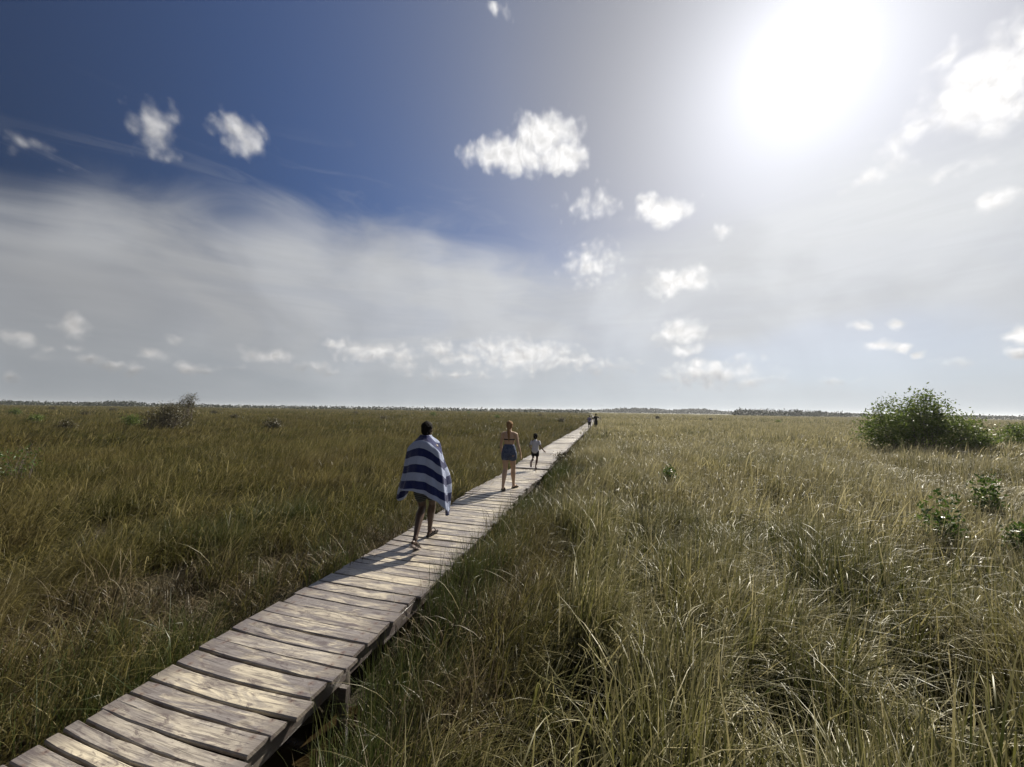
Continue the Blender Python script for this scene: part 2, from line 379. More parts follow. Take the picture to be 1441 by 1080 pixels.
# joints read off the left edge in the photo
jl = [(15, 1076), (52.8, 1043.9), (79.2, 1025.8), (101.4, 1010.6), (129.2, 993.9), (169.4, 973), (205.6, 955), (237.5, 932.8), (266.7, 913.3),
      (300, 900.8), (323.6, 888.3), (348.6, 874.4), (369.4, 861.9), (398.6, 849.4), (418, 838.3), (436, 827.2), (452.8, 817.5), (473.6, 806.4)]
js = sorted((gnd(*p).dot(DIR)) for p in jl)
extra = []
s_ = js[0]
while s_ > .6: s_ -= random.uniform(.15, .22); extra.append(s_)
joints = sorted(extra) + js
while joints[-1] < 330: joints.append(joints[-1] + random.choice((.13, .16, .185, .19, .2, .21, .215)) * random.uniform(.95, 1.05))
SK = math.atan(((PR - PL).dot(DIR)) / ((PR - PL).dot(NRM)))     # skew of the planks as laid
joints = [j for j in joints if j < 130] + [130 + .8 * q for q in range(200)]; dk = MB(); up = Vector((0, 0, 1))
edge_off = 0; seg_i = -1
def deckz(s): return .018 * math.sin(s * .9) + .012 * math.sin(s * 2.3 + 1) + (.05 * math.sin(s * .11) if s > 12 else 0)
for i in range(len(joints) - 1):
    a, b = joints[i], joints[i + 1]
    sg = int(a / 2.44)
    if sg != seg_i: seg_i = sg; edge_off = random.uniform(-.025, .025)
    c, d = path((a + b) / 2); nr = Vector((d.y, -d.x, 0))
    sk = SK + random.gauss(0, .006)
    ax = (nr * math.cos(sk) + d * math.sin(sk)).normalized(); wd = Vector((-ax.y, ax.x, 0))
    gap = random.choice((.004, .006, .009, .012, .015, .019)) if a < 12 else random.choice((.006, .012, .02))
    wdt = (b - a) * math.cos(sk) - gap
    # joints were read on the left edge, so shift the centre accordingly
    c = c + d * (WID / 2 * math.sin(SK)) 
    el_ = random.uniform(-.028, .028) + edge_off; er_ = random.uniform(-.035, .040) + edge_off
    z = deckz(a)
    A = c - ax * (WID / 2 - el_) + up * (z + random.uniform(-.005, .005)); B = c + ax * (WID / 2 + er_) + up * (z + random.uniform(-.005, .005))
    tl = random.gauss(0, .018); wd2 = (wd + up * tl).normalized(); up2 = wd2.cross(ax) * -1
    if up2.z < 0: up2 = -up2
    dk.board(A, B, wd2, up2, wdt, .028, random.random(), 10 if a < 15 else (4 if a < 40 else 1), sag=random.uniform(-.003, .005), wander=.0035 if a < 12 else .002, bow=random.gauss(-.012, .006) if a < 6 else random.gauss(0, .004))
o = dk.build('deck', M_wood); o.data.transform(bw_inv); o.parent = bw
# stringers, cross beams, posts
st = [MB(), MB()]
for k, sd in enumerate((-1, 1)):
    s_ = .6; j = 0
    while s_ < BEND:
        e_ = min(s_ + 2.44, BEND)
        A, d = path(s_); B, _ = path(e_ - .01)
        o_ = NRM * sd * (WID / 2 - .10 + .04 * (j % 2)); z = deckz(s_) - .045; z2 = deckz(e_) - .045
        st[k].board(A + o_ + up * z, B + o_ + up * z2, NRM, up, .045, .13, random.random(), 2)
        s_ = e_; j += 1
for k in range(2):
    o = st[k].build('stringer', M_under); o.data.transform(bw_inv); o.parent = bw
s_ = 1.35
while s_ < 60:
    c, d = path(s_)
    if s_ < 26:
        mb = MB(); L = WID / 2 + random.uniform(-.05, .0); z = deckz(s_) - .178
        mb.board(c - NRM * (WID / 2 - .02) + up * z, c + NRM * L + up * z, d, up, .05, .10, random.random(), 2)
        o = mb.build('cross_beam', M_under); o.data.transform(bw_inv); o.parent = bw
        for sd in (-1, 1):
            mb = MB(); q = c + NRM * sd * (WID / 2 - .09) + d * .075
            b0 = Vector((q.x, q.y, float(hgt(q.x, q.y)) - .25)); mb.post(b0, deckz(s_) - (.05 if sd * 0 else .045), .042, random.random(), (random.uniform(-.02, .02), random.uniform(-.02, .02)))
            # posts stand against the outer face of the stringer
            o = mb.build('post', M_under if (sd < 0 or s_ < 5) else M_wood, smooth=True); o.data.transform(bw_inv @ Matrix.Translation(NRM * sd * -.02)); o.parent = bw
    s_ += random.uniform(1.15, 1.3)

# ------------------------------------------------------------------ grass
def grass_mat(name, cols, tipc, basec, trans=.38, rough=.42, spec=.5, patch_cols=None, pscale=.25):
    cols = [dim(c) for c in cols]; tipc = dim(tipc); basec = dim(basec); patch_cols = [dim(c) for c in patch_cols] if patch_cols else None
    m, t = mat(name)
    rn = t.attr('rnd').outputs['Fac']; hh = t.attr('hh').outputs['Fac']
    oi = t.new('ShaderNodeObjectInfo').outputs['Random']
    gp = t.new('ShaderNodeNewGeometry').outputs['Position']
    f = t.m('ADD', t.m('MULTIPLY', rn, .75), t.m('MULTIPLY', oi, .25))
    k = len(cols); c = t.ramp(f, [(i / (k - 1) * .9 + .05, cc) for i, cc in enumerate(cols)])
    if patch_cols:
        pn = t.noise(gp, pscale, 5, .6, .5)
        pn2 = t.noise(gp, pscale * 4.5, 4, .6, .8); c = t.mix(t.mr(pn, .44, .62, 0, .40), c, patch_cols[0]); c = t.mix(t.mr(pn, .47, .34, 0, .55), c, patch_cols[1]); c = t.mix(t.mr(pn2, .54, .66, 0, .5), c, patch_cols[2])
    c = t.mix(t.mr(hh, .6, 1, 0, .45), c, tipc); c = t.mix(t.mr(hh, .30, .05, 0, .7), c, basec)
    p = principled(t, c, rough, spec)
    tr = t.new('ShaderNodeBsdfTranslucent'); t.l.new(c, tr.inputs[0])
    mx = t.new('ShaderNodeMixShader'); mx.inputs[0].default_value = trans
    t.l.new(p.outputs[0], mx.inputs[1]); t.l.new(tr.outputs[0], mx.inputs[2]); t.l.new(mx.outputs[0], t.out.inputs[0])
    return m
def blades(n, rad, l0, l1, wd, a0, a1s, wind, spread, seed, segs=6, kink=.12):
    """n arched ribbons rooted in a disc; tips bend towards the wind angle"""
    r = np.random.default_rng(seed)
    rr = rad * r.random(n) ** .62; th = r.random(n) * 2 * np.pi
    pos = np.stack([rr * np.cos(th), rr * np.sin(th), -.06 * np.ones(n)], -1)
    L = r.uniform(l0, l1, n) * (1 - .25 * (rr / rad) ** 2); psi = wind + r.normal(0, spread, n)
    A0 = np.abs(r.normal(0, a0, n)); A1 = A0 + np.clip(r.normal(a1s[0], a1s[1], n), .05, 2.4)
    b = np.stack([np.cos(psi), np.sin(psi), 0 * psi], -1)
    tw = psi + np.pi / 2 + r.normal(0, .5, n); side = np.stack([np.cos(tw), np.sin(tw), r.normal(0, .25, n)], -1); side /= np.linalg.norm(side, axis=1, keepdims=True)
    W = wd * r.uniform(.6, 1.3, n); pw = r.uniform(1.3, 2.6, n)
    kt = r.random(n); kk = np.where(r.random(n) < kink, r.uniform(.5, 1.4, n), 0); ks = r.uniform(.35, .8, n)
    rows = []; hh = []; cur = pos.copy()
    for i in range(segs + 1):
        u = i / segs
        w_ = W * (1 - u ** 2.2) * (.75 + .5 * min(u * 3, 1)) + W * .03
        rows.append(np.stack([cur - side * w_[:, None] / 2, cur + side * w_[:, None] / 2], 1)); hh.append(np.full((n, 2), u))
        um = (i + .5) / segs; a = A0 + (A1 - A0) * um ** pw + np.where(um > ks, kk, 0)
        cur = cur + (b * np.sin(a)[:, None] + np.array([0, 0, 1.]) * np.cos(a)[:, None]) * (L / segs)[:, None]
    V = np.stack(rows, 1)                      # n, segs+1, 2, 3
    H = np.stack(hh, 1); K = (segs + 1) * 2
    idx = (np.arange(n) * K)[:, None]
    fs = []
    for i in range(segs): fs.append(np.concatenate([idx + 2 * i, idx + 2 * i + 1, idx + 2 * i + 3, idx + 2 * i + 2], 1))
    return V.reshape(-1, 3), np.stack(fs, 1).reshape(-1, 4), np.repeat(r.random(n), K), H.reshape(-1)
def merge(parts):
    vs, fs, rs, hs = [], [], [], []; k = 0
    for (v, f, r, h) in parts: vs.append(v); fs.append(f + k); rs.append(r); hs.append(h); k += len(v)
    return np.concatenate(vs), np.concatenate(fs), np.concatenate(rs), np.concatenate(hs)
def tuft(name, m, parts):
    v, f, r, h = merge(parts)
    return mk(name, v, f, m, smooth=True, attrs={'rnd': r, 'hh': h}, link=False)

def scatter(name, pts, rotz, scl, srcs, label, tilt=None):
    """one object of ground cover: points carrying instances of tufts"""
    n = len(pts)
    me = bpy.data.meshes.new(name); me.vertices.add(n); me.vertices.foreach_set('co', np.asarray(pts, np.float32).ravel())
    def A(nm, ty, key, d): a = me.attributes.new(nm, ty, 'POINT'); a.data.foreach_set(key, d.ravel())
    rot = np.zeros((n, 3), np.float32); rot[:, 2] = rotz
    if tilt is not None: rot[:, 0] = tilt
    A('rot', 'FLOAT_VECTOR', 'vector', rot); A('scl', 'FLOAT_VECTOR', 'vector', np.asarray(scl, np.float32))
    A('pick', 'INT', 'value', rng.integers(0, len(srcs), n).astype(np.int32))
    o = bpy.data.objects.new(name, me); COL.objects.link(o); tag(o, label, 'grass', kind='stuff')
    ng = bpy.data.node_groups.new(name + '_nodes', 'GeometryNodeTree')
    ng.interface.new_socket('Geometry', in_out='INPUT', socket_type='NodeSocketGeometry'); ng.interface.new_socket('Geometry', in_out='OUTPUT', socket_type='NodeSocketGeometry')
    N = ng.nodes; Lk = ng.links
    gi = N.new('NodeGroupInput'); go = N.new('NodeGroupOutput'); ip = N.new('GeometryNodeInstanceOnPoints'); jn = N.new('GeometryNodeJoinGeometry')
    for s in srcs:
        oi = N.new('GeometryNodeObjectInfo'); oi.inputs['Object'].default_value = s; oi.inputs['As Instance'].default_value = True; Lk.new(oi.outputs['Geometry'], jn.inputs[0])
    def NA(nm, ty): a = N.new('GeometryNodeInputNamedAttribute'); a.data_type = ty; a.inputs['Name'].default_value = nm; return a.outputs['Attribute']
    e2r = N.new('FunctionNodeEulerToRotation'); Lk.new(NA('rot', 'FLOAT_VECTOR'), e2r.inputs[0])
    Lk.new(gi.outputs[0], ip.inputs['Points']); Lk.new(jn.outputs[0], ip.inputs['Instance']); ip.inputs['Pick Instance'].default_value = True
    Lk.new(NA('pick', 'INT'), ip.inputs['Instance Index']); Lk.new(e2r.outputs[0], ip.inputs['Rotation']); Lk.new(NA('scl', 'FLOAT_VECTOR'), ip.inputs['Scale'])
    Lk.new(ip.outputs[0], go.inputs[0])
    md = o.modifiers.new('scatter', 'NODES'); md.node_group = ng
    return o
def ring_pts(r0, r1, dens, azr=R(66), full=False):
    if full: azr = math.pi
    area = azr * (r1 * r1 - r0 * r0); n = int(area * dens)
    r = np.sqrt(rng.uniform(r0 * r0, r1 * r1, n)); a = rng.uniform(-azr, azr, n)
    return np.stack([r * np.sin(a), r * np.cos(a)], -1)
def latv(p): 
    s = p[:, 0] * DIR.x + p[:, 1] * DIR.y; l = p[:, 0] * NRM.x + p[:, 1] * NRM.y - OFF
    l2 = l + np.where(s > BEND, (s - BEND) * math.tan(R(2.6)), 0)
    return s, l2
_ph = rng.uniform(0, 6.28, (8, 2)); _fr = rng.normal(0, 1, (8, 2))
def fld(p, sc):
    v = 0
    for i in range(8): v = v + np.sin(p[:, 0] * _fr[i, 0] * sc + _ph[i, 0]) * np.cos(p[:, 1] * _fr[i, 1] * sc + _ph[i, 1])
    return v / 2.2
WIND = R(12)   # tips lean to the right of the view and slightly away

OLIVE = [(.028, .036, .010), (.050, .056, .013), (.092, .088, .022), (.21, .18, .060), (.50, .43, .22)]
GOLD = [(.028, .038, .009), (.048, .062, .013), (.078, .090, .019), (.19, .19, .048), (.42, .37, .17), (.66, .58, .34)]
DEAD = [(.030, .024, .012), (.085, .066, .034), (.22, .17, .095), (.050, .045, .018), (.34, .27, .16)]
RUSH = [(.030, .050, .012), (.055, .080, .018), (.085, .10, .028), (.12, .12, .04)]
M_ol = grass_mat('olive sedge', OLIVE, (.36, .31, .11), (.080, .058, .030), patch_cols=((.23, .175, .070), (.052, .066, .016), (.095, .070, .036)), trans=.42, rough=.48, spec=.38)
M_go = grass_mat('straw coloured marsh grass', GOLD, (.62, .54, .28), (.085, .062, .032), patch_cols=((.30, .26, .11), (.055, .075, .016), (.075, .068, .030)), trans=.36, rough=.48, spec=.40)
M_go2 = grass_mat('paler straw coloured grass', [(.060, .070, .018), (.12, .12, .035), (.26, .235, .095), (.50, .44, .22), (.70, .62, .38)], (.74, .66, .40), (.10, .075, .038), patch_cols=((.40, .35, .17), (.085, .10, .024), (.15, .13, .055)), trans=.42, rough=.46, spec=.42)  # paler version of the straw grass colours, used on the farther tufts
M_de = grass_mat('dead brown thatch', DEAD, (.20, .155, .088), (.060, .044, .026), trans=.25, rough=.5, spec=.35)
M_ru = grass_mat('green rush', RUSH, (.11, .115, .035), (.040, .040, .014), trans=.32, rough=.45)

def keep(p, f): return p[f]
def place(p, sink=0): return np.column_stack([p, hgt(p[:, 0], p[:, 1]) - sink])
def scl3(n, a, b, h=None):
    s = rng.uniform(a, b, n); z = s * (1 if h is None else h); return np.column_stack([s, s, z])

# tufts at four sizes of blade
near_ol = [tuft('tuft', M_ol, [blades(80, .30, .55, 1.0, .0065, .22, (1.25, .50), WIND, .75, 10 + i, 7, .2), blades(25, .3, .3, .7, .006, .5, (1.2, .6), 0, 3, 40 + i)]) for i in range(5)]
near_go = [tuft('tuft', M_go, [blades(100, .28, .62, 1.20, .0095, .16, (1.0, .60), WIND, .8, 110 + i, 7, .25), blades(35, .3, .3, .7, .0075, .5, (1.0, .6), 0, 3, 140 + i)]) for i in range(6)]
near_de = [tuft('tuft', M_de, [blades(70, .28, .25, .70, .0075, .55, (1.1, .5), WIND, 1.6, 210 + i, 6, .3), blades(40, .3, .15, .4, .008, 1.1, (.5, .4), 0, 3, 240 + i)]) for i in range(4)]
near_ru = [tuft('tuft', M_ru, [blades(45, .16, .45, .85, .0050, .14, (.45, .3), WIND, 1.4, 310 + i, 6)]) for i in range(4)]
mid_ol = [tuft('tuft', M_ol, [blades(170, .7, .55, 1.0, .0115, .22, (1.25, .50), WIND, .7, 410 + i, 5, .2)]) for i in range(4)]
mid_go = [tuft('tuft', M_go2, [blades(170, .7, .62, 1.08, .0135, .18, (1.0, .5), WIND, .75, 510 + i, 5, .22)]) for i in range(5)]
far_ol = [tuft('tuft', M_ol, [blades(150, 1.8, .6, 1.05, .034, .25, (1.2, .45), WIND, .6, 610 + i, 4)]) for i in range(3)]
far_go = [tuft('tuft', M_go2, [blades(150, 1.8, .6, 1.05, .034, .2, (1.0, .5), WIND, .8, 710 + i, 4)]) for i in range(3)]
hor_ol = [tuft('tuft', M_ol, [blades(200, 6, .6, 1.15, .10, .25, (1.0, .45), WIND, .8, 810 + i, 3)]) for i in range(3)]
hor_go = [tuft('tuft', M_go2, [blades(200, 6, .6, 1.1, .10, .2, (.9, .4), WIND, .8, 910 + i, 3)]) for i in range(3)]

def gold_zone(s, l, p): return (l > 1.75 + .45 * fld(p, .9) - np.clip((s - 10) * .03, 0, 1.0))
def bare(s): return .50 + .38 * (1 - smooth01((s - 2.2) / 2.6))     # clear strip right of the deck near the camera
HW = WID / 2
def strip(s): return np.interp(s, [0, 4, 5, 7, 9, 10], [3.7, 3.1, 2.3, 1.25, .75, .4])
HOLES = [(gnd(232, 800, -.25), .46), (gnd(345, 765, -.25), .34), (gnd(398, 752, -.2), .28), (gnd(1345, 800, .2), .50), (gnd(1120, 985, .3), .25), (gnd(760, 1040, 0), .3)]
def holed(p, k=1.0):
    ok = np.ones(len(p), bool)
    for q, rr in HOLES: ok &= np.hypot((p[:, 0] - q.x) / 1.25, p[:, 1] - q.y) > rr * k
    return ok
def layer(name_ol, name_go, r0, r1, dens, s_ol, s_go, lab_ol, lab_go, full=False, rots=.45, hvar=.28, sc=(.85, 1.15), margin=.12):
    p = ring_pts(r0, r1, dens, full=full); s, l = latv(p)
    thin = rng.random(len(p)) < np.clip(1.0 + 1.1 * fld(p + 3, .8), .6, 1)
    clump = rng.random(len(p)) < np.clip(.62 + 1.0 * fld(p - 5, 2.6), .12, 1)
    if r1 < 30: thin = thin & (clump | ~gold_zone(s, l, p) | ((r1 > 10) & (rng.random(len(p)) < .45)))
    ok = thin & holed(p) & np.where(l > 0, l > np.where(s < 8, np.maximum(HW + margin, bare(s) + HW * .3), HW + margin), (l < -(HW + margin)) & ~((l > -strip(s) - .28 * fld(p, 1.6)) & (rng.random(len(p)) < .86)))
    p = p[ok]; s = s[ok]; l = l[ok]
    gz = gold_zone(s, l, p)
    for nm, sel, srcs, lab in ((name_ol, ~gz, s_ol, lab_ol), (name_go, gz, s_go, lab_go)):
        q = p[sel]; n = len(q)
        if not n: continue
        h = 1 + hvar * (np.clip(fld(q, .55), -1.2, 1.2) * .6 + np.clip(fld(q[:, ::-1] + 7, 1.9), -1.2, 1.2) * .55) + rng.normal(0, .09, n)
        ls = np.abs(l[sel]); h = h * np.where(l[sel] > 0, .70 + .30 * smooth01((ls - .7) / 1.6), .72 + .28 * smooth01((ls - .7) / 1.4))
        scatter(nm, place(q), rng.normal(0, rots, n), scl3(n, *sc, h), srcs, lab)
layer('sedge_grass', 'straw_grass', .9, 7.5, 32, near_ol, near_go, 'olive sedge leaning in the wind left of and close beside the boardwalk near the camera', 'tall straw coloured grass filling the near right of the marsh', full=True)
layer('sedge_grass', 'straw_grass', 7.5, 26, 5.2, mid_ol, mid_go, 'olive sedge in the middle distance left of the boardwalk', 'pale straw coloured grass in the middle distance on the right')
layer('sedge_grass', 'straw_grass', 26, 90, .95, far_ol, far_go, 'far olive grass stretching away on the left side', 'far straw coloured grass stretching away on the right side', margin=1.0)
layer('sedge_grass', 'straw_grass', 90, 420, .055, hor_ol, hor_go, 'most distant olive grass below the tree line on the left', 'most distant pale grass below the tree line on the right', hvar=.35, margin=4.0)
# dead thatch along the left side and in patches
p = ring_pts(.9, 11, 22, full=False); s, l = latv(p)
ok = ((l < -(HW + .10)) & (l > -strip(s) - .35 - .3 * fld(p, .8)) & (fld(p, 1.3) > -.95)) | ((l > HW + .10) & (l < 1.9) & (s < 9) & (rng.random(len(p)) < .75))
p = p[ok]; s, l = latv(p); p = p[(np.hypot(p[:, 0] - POOL.x, p[:, 1] - POOL.y) > .5) & holed(p, 1.0)]
scatter('dead_grass', place(p), rng.normal(0, .9, len(p)), scl3(len(p), .8, 1.2, 1 + .35 * fld(p, 1.1)), near_de, 'brown dead thatch matted along the left edge of the boardwalk')
# green rushes hugging the deck
p = ring_pts(1.2, 16, 22); s, l = latv(p)
pr_ = np.where(l < 0, np.exp(-((-l - HW - .45) / .7) ** 2) * (.55 + .6 * fld(p, 1.7)), np.exp(-((l - HW - .30) / .42) ** 2) * (.75 + .5 * fld(p, 1.2)))
ok = (rng.random(len(p)) < np.clip(pr_, 0, 1)) & (np.abs(l) > HW + .06)
p = p[ok]
q_ = ring_pts(1.2, 9, 26); s2, l2 = latv(q_); q_ = q_[(l2 > HW + .07) & (l2 < HW + .55) & (s2 > 1.7) & (rng.random(len(q_)) < .8)]; p = np.concatenate([p, q_])
p = p[(np.hypot(p[:, 0] - POOL.x, p[:, 1] - POOL.y) > .36) & holed(p, 1.05)]
for q, rr in HOLES[:3]:      # dark tussocks behind the hollows
    n_ = 26; x_ = q.x + rng.normal(0, .40, n_); y_ = q.y + rr + .22 + np.abs(rng.normal(0, .2, n_)); p = np.concatenate([p, np.stack([x_, y_], -1)])
scatter('green_rushes', place(p), rng.normal(0, 1.2, len(p)), scl3(len(p), .75, 1.15), near_ru, 'thin green rushes growing along both edges of the boardwalk')

# ------------------------------------------------------------------ shrubs
def leaf_mat(name, cols, trans=.3, rough=.35, spec=.6):
    m, t = mat(name); rn = t.attr('rnd').outputs['Fac']; cols = [dim(c) for c in cols]
    c = t.ramp(rn, [(i / (len(cols) - 1), cc) for i, cc in enumerate(cols)])
    p = principled(t, c, rough, spec); tr = t.new('ShaderNodeBsdfTranslucent'); t.l.new(c, tr.inputs[0])
    mx = t.new('ShaderNodeMixShader'); mx.inputs[0].default_value = trans
    t.l.new(p.outputs[0], mx.inputs[1]); t.l.new(tr.outputs[0], mx.inputs[2]); t.l.new(mx.outputs[0], t.out.inputs[0]); return m
M_mang = leaf_mat('mangrove leaf', [(.055, .090, .018), (.10, .15, .030), (.16, .21, .045), (.22, .26, .07)], .48, .52, .3)
M_dull = leaf_mat('dull shrub leaf', [(.050, .052, .022), (.085, .080, .034), (.12, .10, .050), (.10, .082, .056)], .35, .5, .4)
M_fresh = leaf_mat('fresh green leaf', [(.035, .075, .010), (.07, .13, .018), (.12, .19, .03)], .4, .35, .5)
M_far = leaf_mat('far tree foliage', [(.016, .024, .010), (.028, .038, .013), (.042, .052, .018)], .15, .6, .3)
m_, t = mat('shrub bark'); gpn = t.new('ShaderNodeTexCoord').outputs['Object']
p_ = principled(t, t.ramp(t.noise(gpn, 18, 4), [(.3, (.055, .045, .038)), (.7, (.16, .135, .115))]), .85, .2, t.noise(gpn, 60, 4), .5, .01); t.l.new(p_.outputs[0], t.out.inputs[0]); M_bark = m_
def leaves(cent, per, spread, size, seed, asp=.45, up=.3):
    r = np.random.default_rng(seed); n = len(cent) * per
    c = np.repeat(cent, per, 0) + r.normal(0, spread, (n, 3))
    a = r.normal(0, 1, (n, 3)); a[:, 2] += up; a /= np.linalg.norm(a, axis=1, keepdims=True)
    b = np.cross(a, r.normal(0, 1, (n, 3))); b /= np.linalg.norm(b, axis=1, keepdims=True)
    nn = np.cross(a, b); L = size * r.uniform(.6, 1.3, n)[:, None]
    V = np.stack([c, c + a * L * .45 + b * L * asp / 2 + nn * L * .05, c + a * L, c + a * L * .45 - b * L * asp / 2 + nn * L * .05], 1).reshape(-1, 3)
    return V, np.arange(n * 4).reshape(n, 4), np.repeat(np.clip(r.random(n) * .7 + np.repeat(r.random(len(cent)), per) * .3, 0, 1), 4)
def tubes(paths, m, name, parent):
    vs, fs = [], []
    for P_, rad in paths:
        k0 = len(vs); N = 6
        for i, q in enumerate(P_):
            tn = (P_[min(i + 1, len(P_) - 1)] - P_[max(i - 1, 0)]).normalized(); a = tn.orthogonal().normalized(); b = tn.cross(a)
            rr = rad * (1 - .85 * i / (len(P_) - 1))
            for j in range(N): vs.append(q + (a * math.cos(2 * math.pi * j / N) + b * math.sin(2 * math.pi * j / N)) * rr)
        for i in range(len(P_) - 1):
            for j in range(N): fs.append((k0 + i * N + j, k0 + i * N + (j + 1) % N, k0 + (i + 1) * N + (j + 1) % N, k0 + (i + 1) * N + j))
    return mk(name, vs, fs, m, parent, True)
def shrub(name, loc, blobs, ncl, per, spread, size, mleaf, seed, label, cat='shrub', group=None, trunk='trunk', crown='crown', shell=.55, stems=40, rad=.03, twigs=0):
    rs = np.random.default_rng(seed); root = empty(name, loc); tag(root, label, cat, group)
    vol = np.array([b[3] * b[4] * b[5] for b in blobs]); pk = rs.choice(len(blobs), ncl, p=vol / vol.sum()); B = np.array(blobs)[pk]
    d = rs.normal(0, 1, (ncl, 3)); d /= np.linalg.norm(d, axis=1, keepdims=True); rr = (shell + (1 - shell) * rs.random(ncl)) ** .8
    lump = 1 + .16 * np.sin(d[:, 0] * 5 + B[:, 0] * 3) * np.sin(d[:, 2] * 6 + B[:, 1] * 2) + rs.normal(0, .07, ncl)
    cent = B[:, :3] + d * (rr * lump)[:, None] * B[:, 3:6]
    cent = cent[cent[:, 2] > .12]
    v, f, rn = leaves(cent, per, spread, size, seed + 1)
    mk(crown, v, f, mleaf, root, attrs={'rnd': rn})
    pa = []
    for k in range(stems):
        e = Vector(cent[rs.integers(len(cent))]); b0 = Vector((e.x * .45 + rs.normal(0, .08), e.y * .45 + rs.normal(0, .08), -.15)); mid = b0.lerp(e, .5) + Vector(rs.normal(0, .08, 3)) + Vector((0, 0, .15 * e.z))
        pa.append(([b0, b0.lerp(mid, .5), mid, mid.lerp(e, .5), e], rad * rs.uniform(.5, 1.1)))
    for k in range(twigs):
        e = Vector(cent[rs.integers(len(cent))]); pa.append(([e, e + Vector(rs.normal(0, .1, 3)), e + Vector((rs.normal(0, .2), rs.normal(0, .2), abs(rs.normal(.25, .15))))], rad * .3))
    tubes(pa, M_bark, trunk, root); return root
def gz_(x, y): return float(hgt(x, y))
def foot(px, py, z=-.02):      # where the shrub meets the grass tops
    q = gnd(px, py, z); return Vector((q.x, q.y, gz_(q.x, q.y)))
# big mangrove on the right
b = foot(1300, 633, .05); b = b * 1.04; b.z = GZ
shrub('mangrove_bush', b, [(-2.1, 0, 1.5, 1.3, 1.3, 1.35), (-.3, .3, 1.9, 1.7, 1.5, 1.75), (.7, 0, 2.05, 1.2, 1.2, 1.25), (2.0, .1, 1.3, 1.7, 1.4, 1.25), (3.3, .2, .95, 1.0, 1.0, .8), (-2.3, 0, 2.75, .45, .4, .6), (-1.2, .1, 3.0, .5, .45, .55), (.2, 0, 3.35, .5, .45, .55), (1.2, 0, 3.2, .45, .4, .5), (-3.1, 0, 1.9, .4, .4, .5)],
      860, 20, .19, .15, M_mang, 31, 'large dark green mangrove bush standing in the straw grass on the right', 'bush', stems=90, rad=.035, twigs=120, shell=.25)
b = foot(1432, 628, .05); b.z = GZ
shrub('mangrove_bush', b, [(0.6, 0, 1.0, 1.4, 1.2, .95), (2, 0, 1.1, 1.3, 1.2, 1.0)], 420, 18, .12, .14, M_mang, 33, 'low leafy bush cut by the right edge of the photo', 'bush', stems=40)
# left bush and the thin tree rising behind it
b = foot(232, 604, .05); b.z = GZ
shrub('bush', b, [(-.6, 0, 1.2, 1.1, 1.0, 1.15), (.5, .2, 1.35, 1.3, 1.1, 1.3), (.0, 0, 1.9, .7, .7, .75)], 430, 14, .15, .11, M_dull, 41, 'brownish bush rising above the horizon on the left', 'bush', stems=90, rad=.028, twigs=160, shell=.3)
b = foot(263, 592, .05); b.z = GZ
shrub('slender_tree', b, [(.15, 0, 3.2, .65, .6, .5), (-.5, .1, 2.5, .6, .5, .6), (.4, 0, 2.3, .4, .4, .6)], 90, 14, .2, .15, M_dull, 43, 'thin tree with a small tuft of a crown behind the left bush', 'tree', stems=14, rad=.06)
# single shrubs scattered over the far marsh
SH = [(609, 586, 1.0, 'dark round shrub on the horizon just above the towel wearer'), (383, 604, .8, 'small pointed shrub in the left marsh between bush and towel wearer'), (428, 577, 1.5, 'tiny dark shrub on the horizon left of the towel wearer'),
      (700, 590, .7, 'small shrub in the grass behind the woman with the ponytail'), (74, 578, 1.0, "low shrub standing on the left horizon beyond the twiggy bush, second from the left edge"), (120, 586, .6, "shrub in the far left marsh just right of the twiggy bush"), (20, 584, .8, "low shrub on the horizon at the far left edge"), (160, 580, 1.1, "wide low shrub on the horizon between the left edge and the brownish bush"), (300, 583, .8, "low shrub on the horizon just right of the thin tree"), (50, 594, .55, "small shrub nearest the left edge, low in the far grass"), (95, 604, .4, "lowest and nearest of the small shrubs at the far left"), (330, 590, .5, "small green shrub right of the thin tree, lower than the horizon"), (185, 600, .9, "shrub just in front and left of the brownish bush"),
      (500, 583, .9, "low shrub on the horizon midway between the tiny dark shrub and the towel wearer"), (540, 592, .55, "small faint shrub just left of the towel wearer's head"), (660, 583, 1.0, "low shrub on the horizon between the towel wearer and the woman"), (760, 586, .8, "shrub in the grass above the running child"), (790, 596, .7, 'dark shrub against the left edge of the boardwalk ahead of the child'),
      (1095, 596, .5, "small shrub in the right marsh below the green mangrove belt"), (1000, 592, .5, "smallest shrub in the right marsh below the hazy trees"), (925, 590, .8, "shrub in the grass just right of the end of the boardwalk")]
for i, (px, py, k, lb) in enumerate(SH):
    q = gnd(px, py, 0.0); q.z = GZ; r_ = random.Random(i)
    h = k * r_.uniform(.9, 1.2)
    shrub('marsh_shrub', q, [(0, 0, .55 + .35 * h, .9 * k, .8 * k, .6 * h), (r_.uniform(-.6, .6) * k, 0, .5 + .5 * h, .5 * k, .5 * k, .6 * h)], int(55 + 70 * k), 11, .15, .14, M_dull if i % 3 else M_mang, 60 + i * 3,
          lb or 'low dark shrub scattered among the far marsh grass', 'shrub', 'shrubs scattered over the far marsh', stems=16, rad=.02, shell=.2, twigs=20)
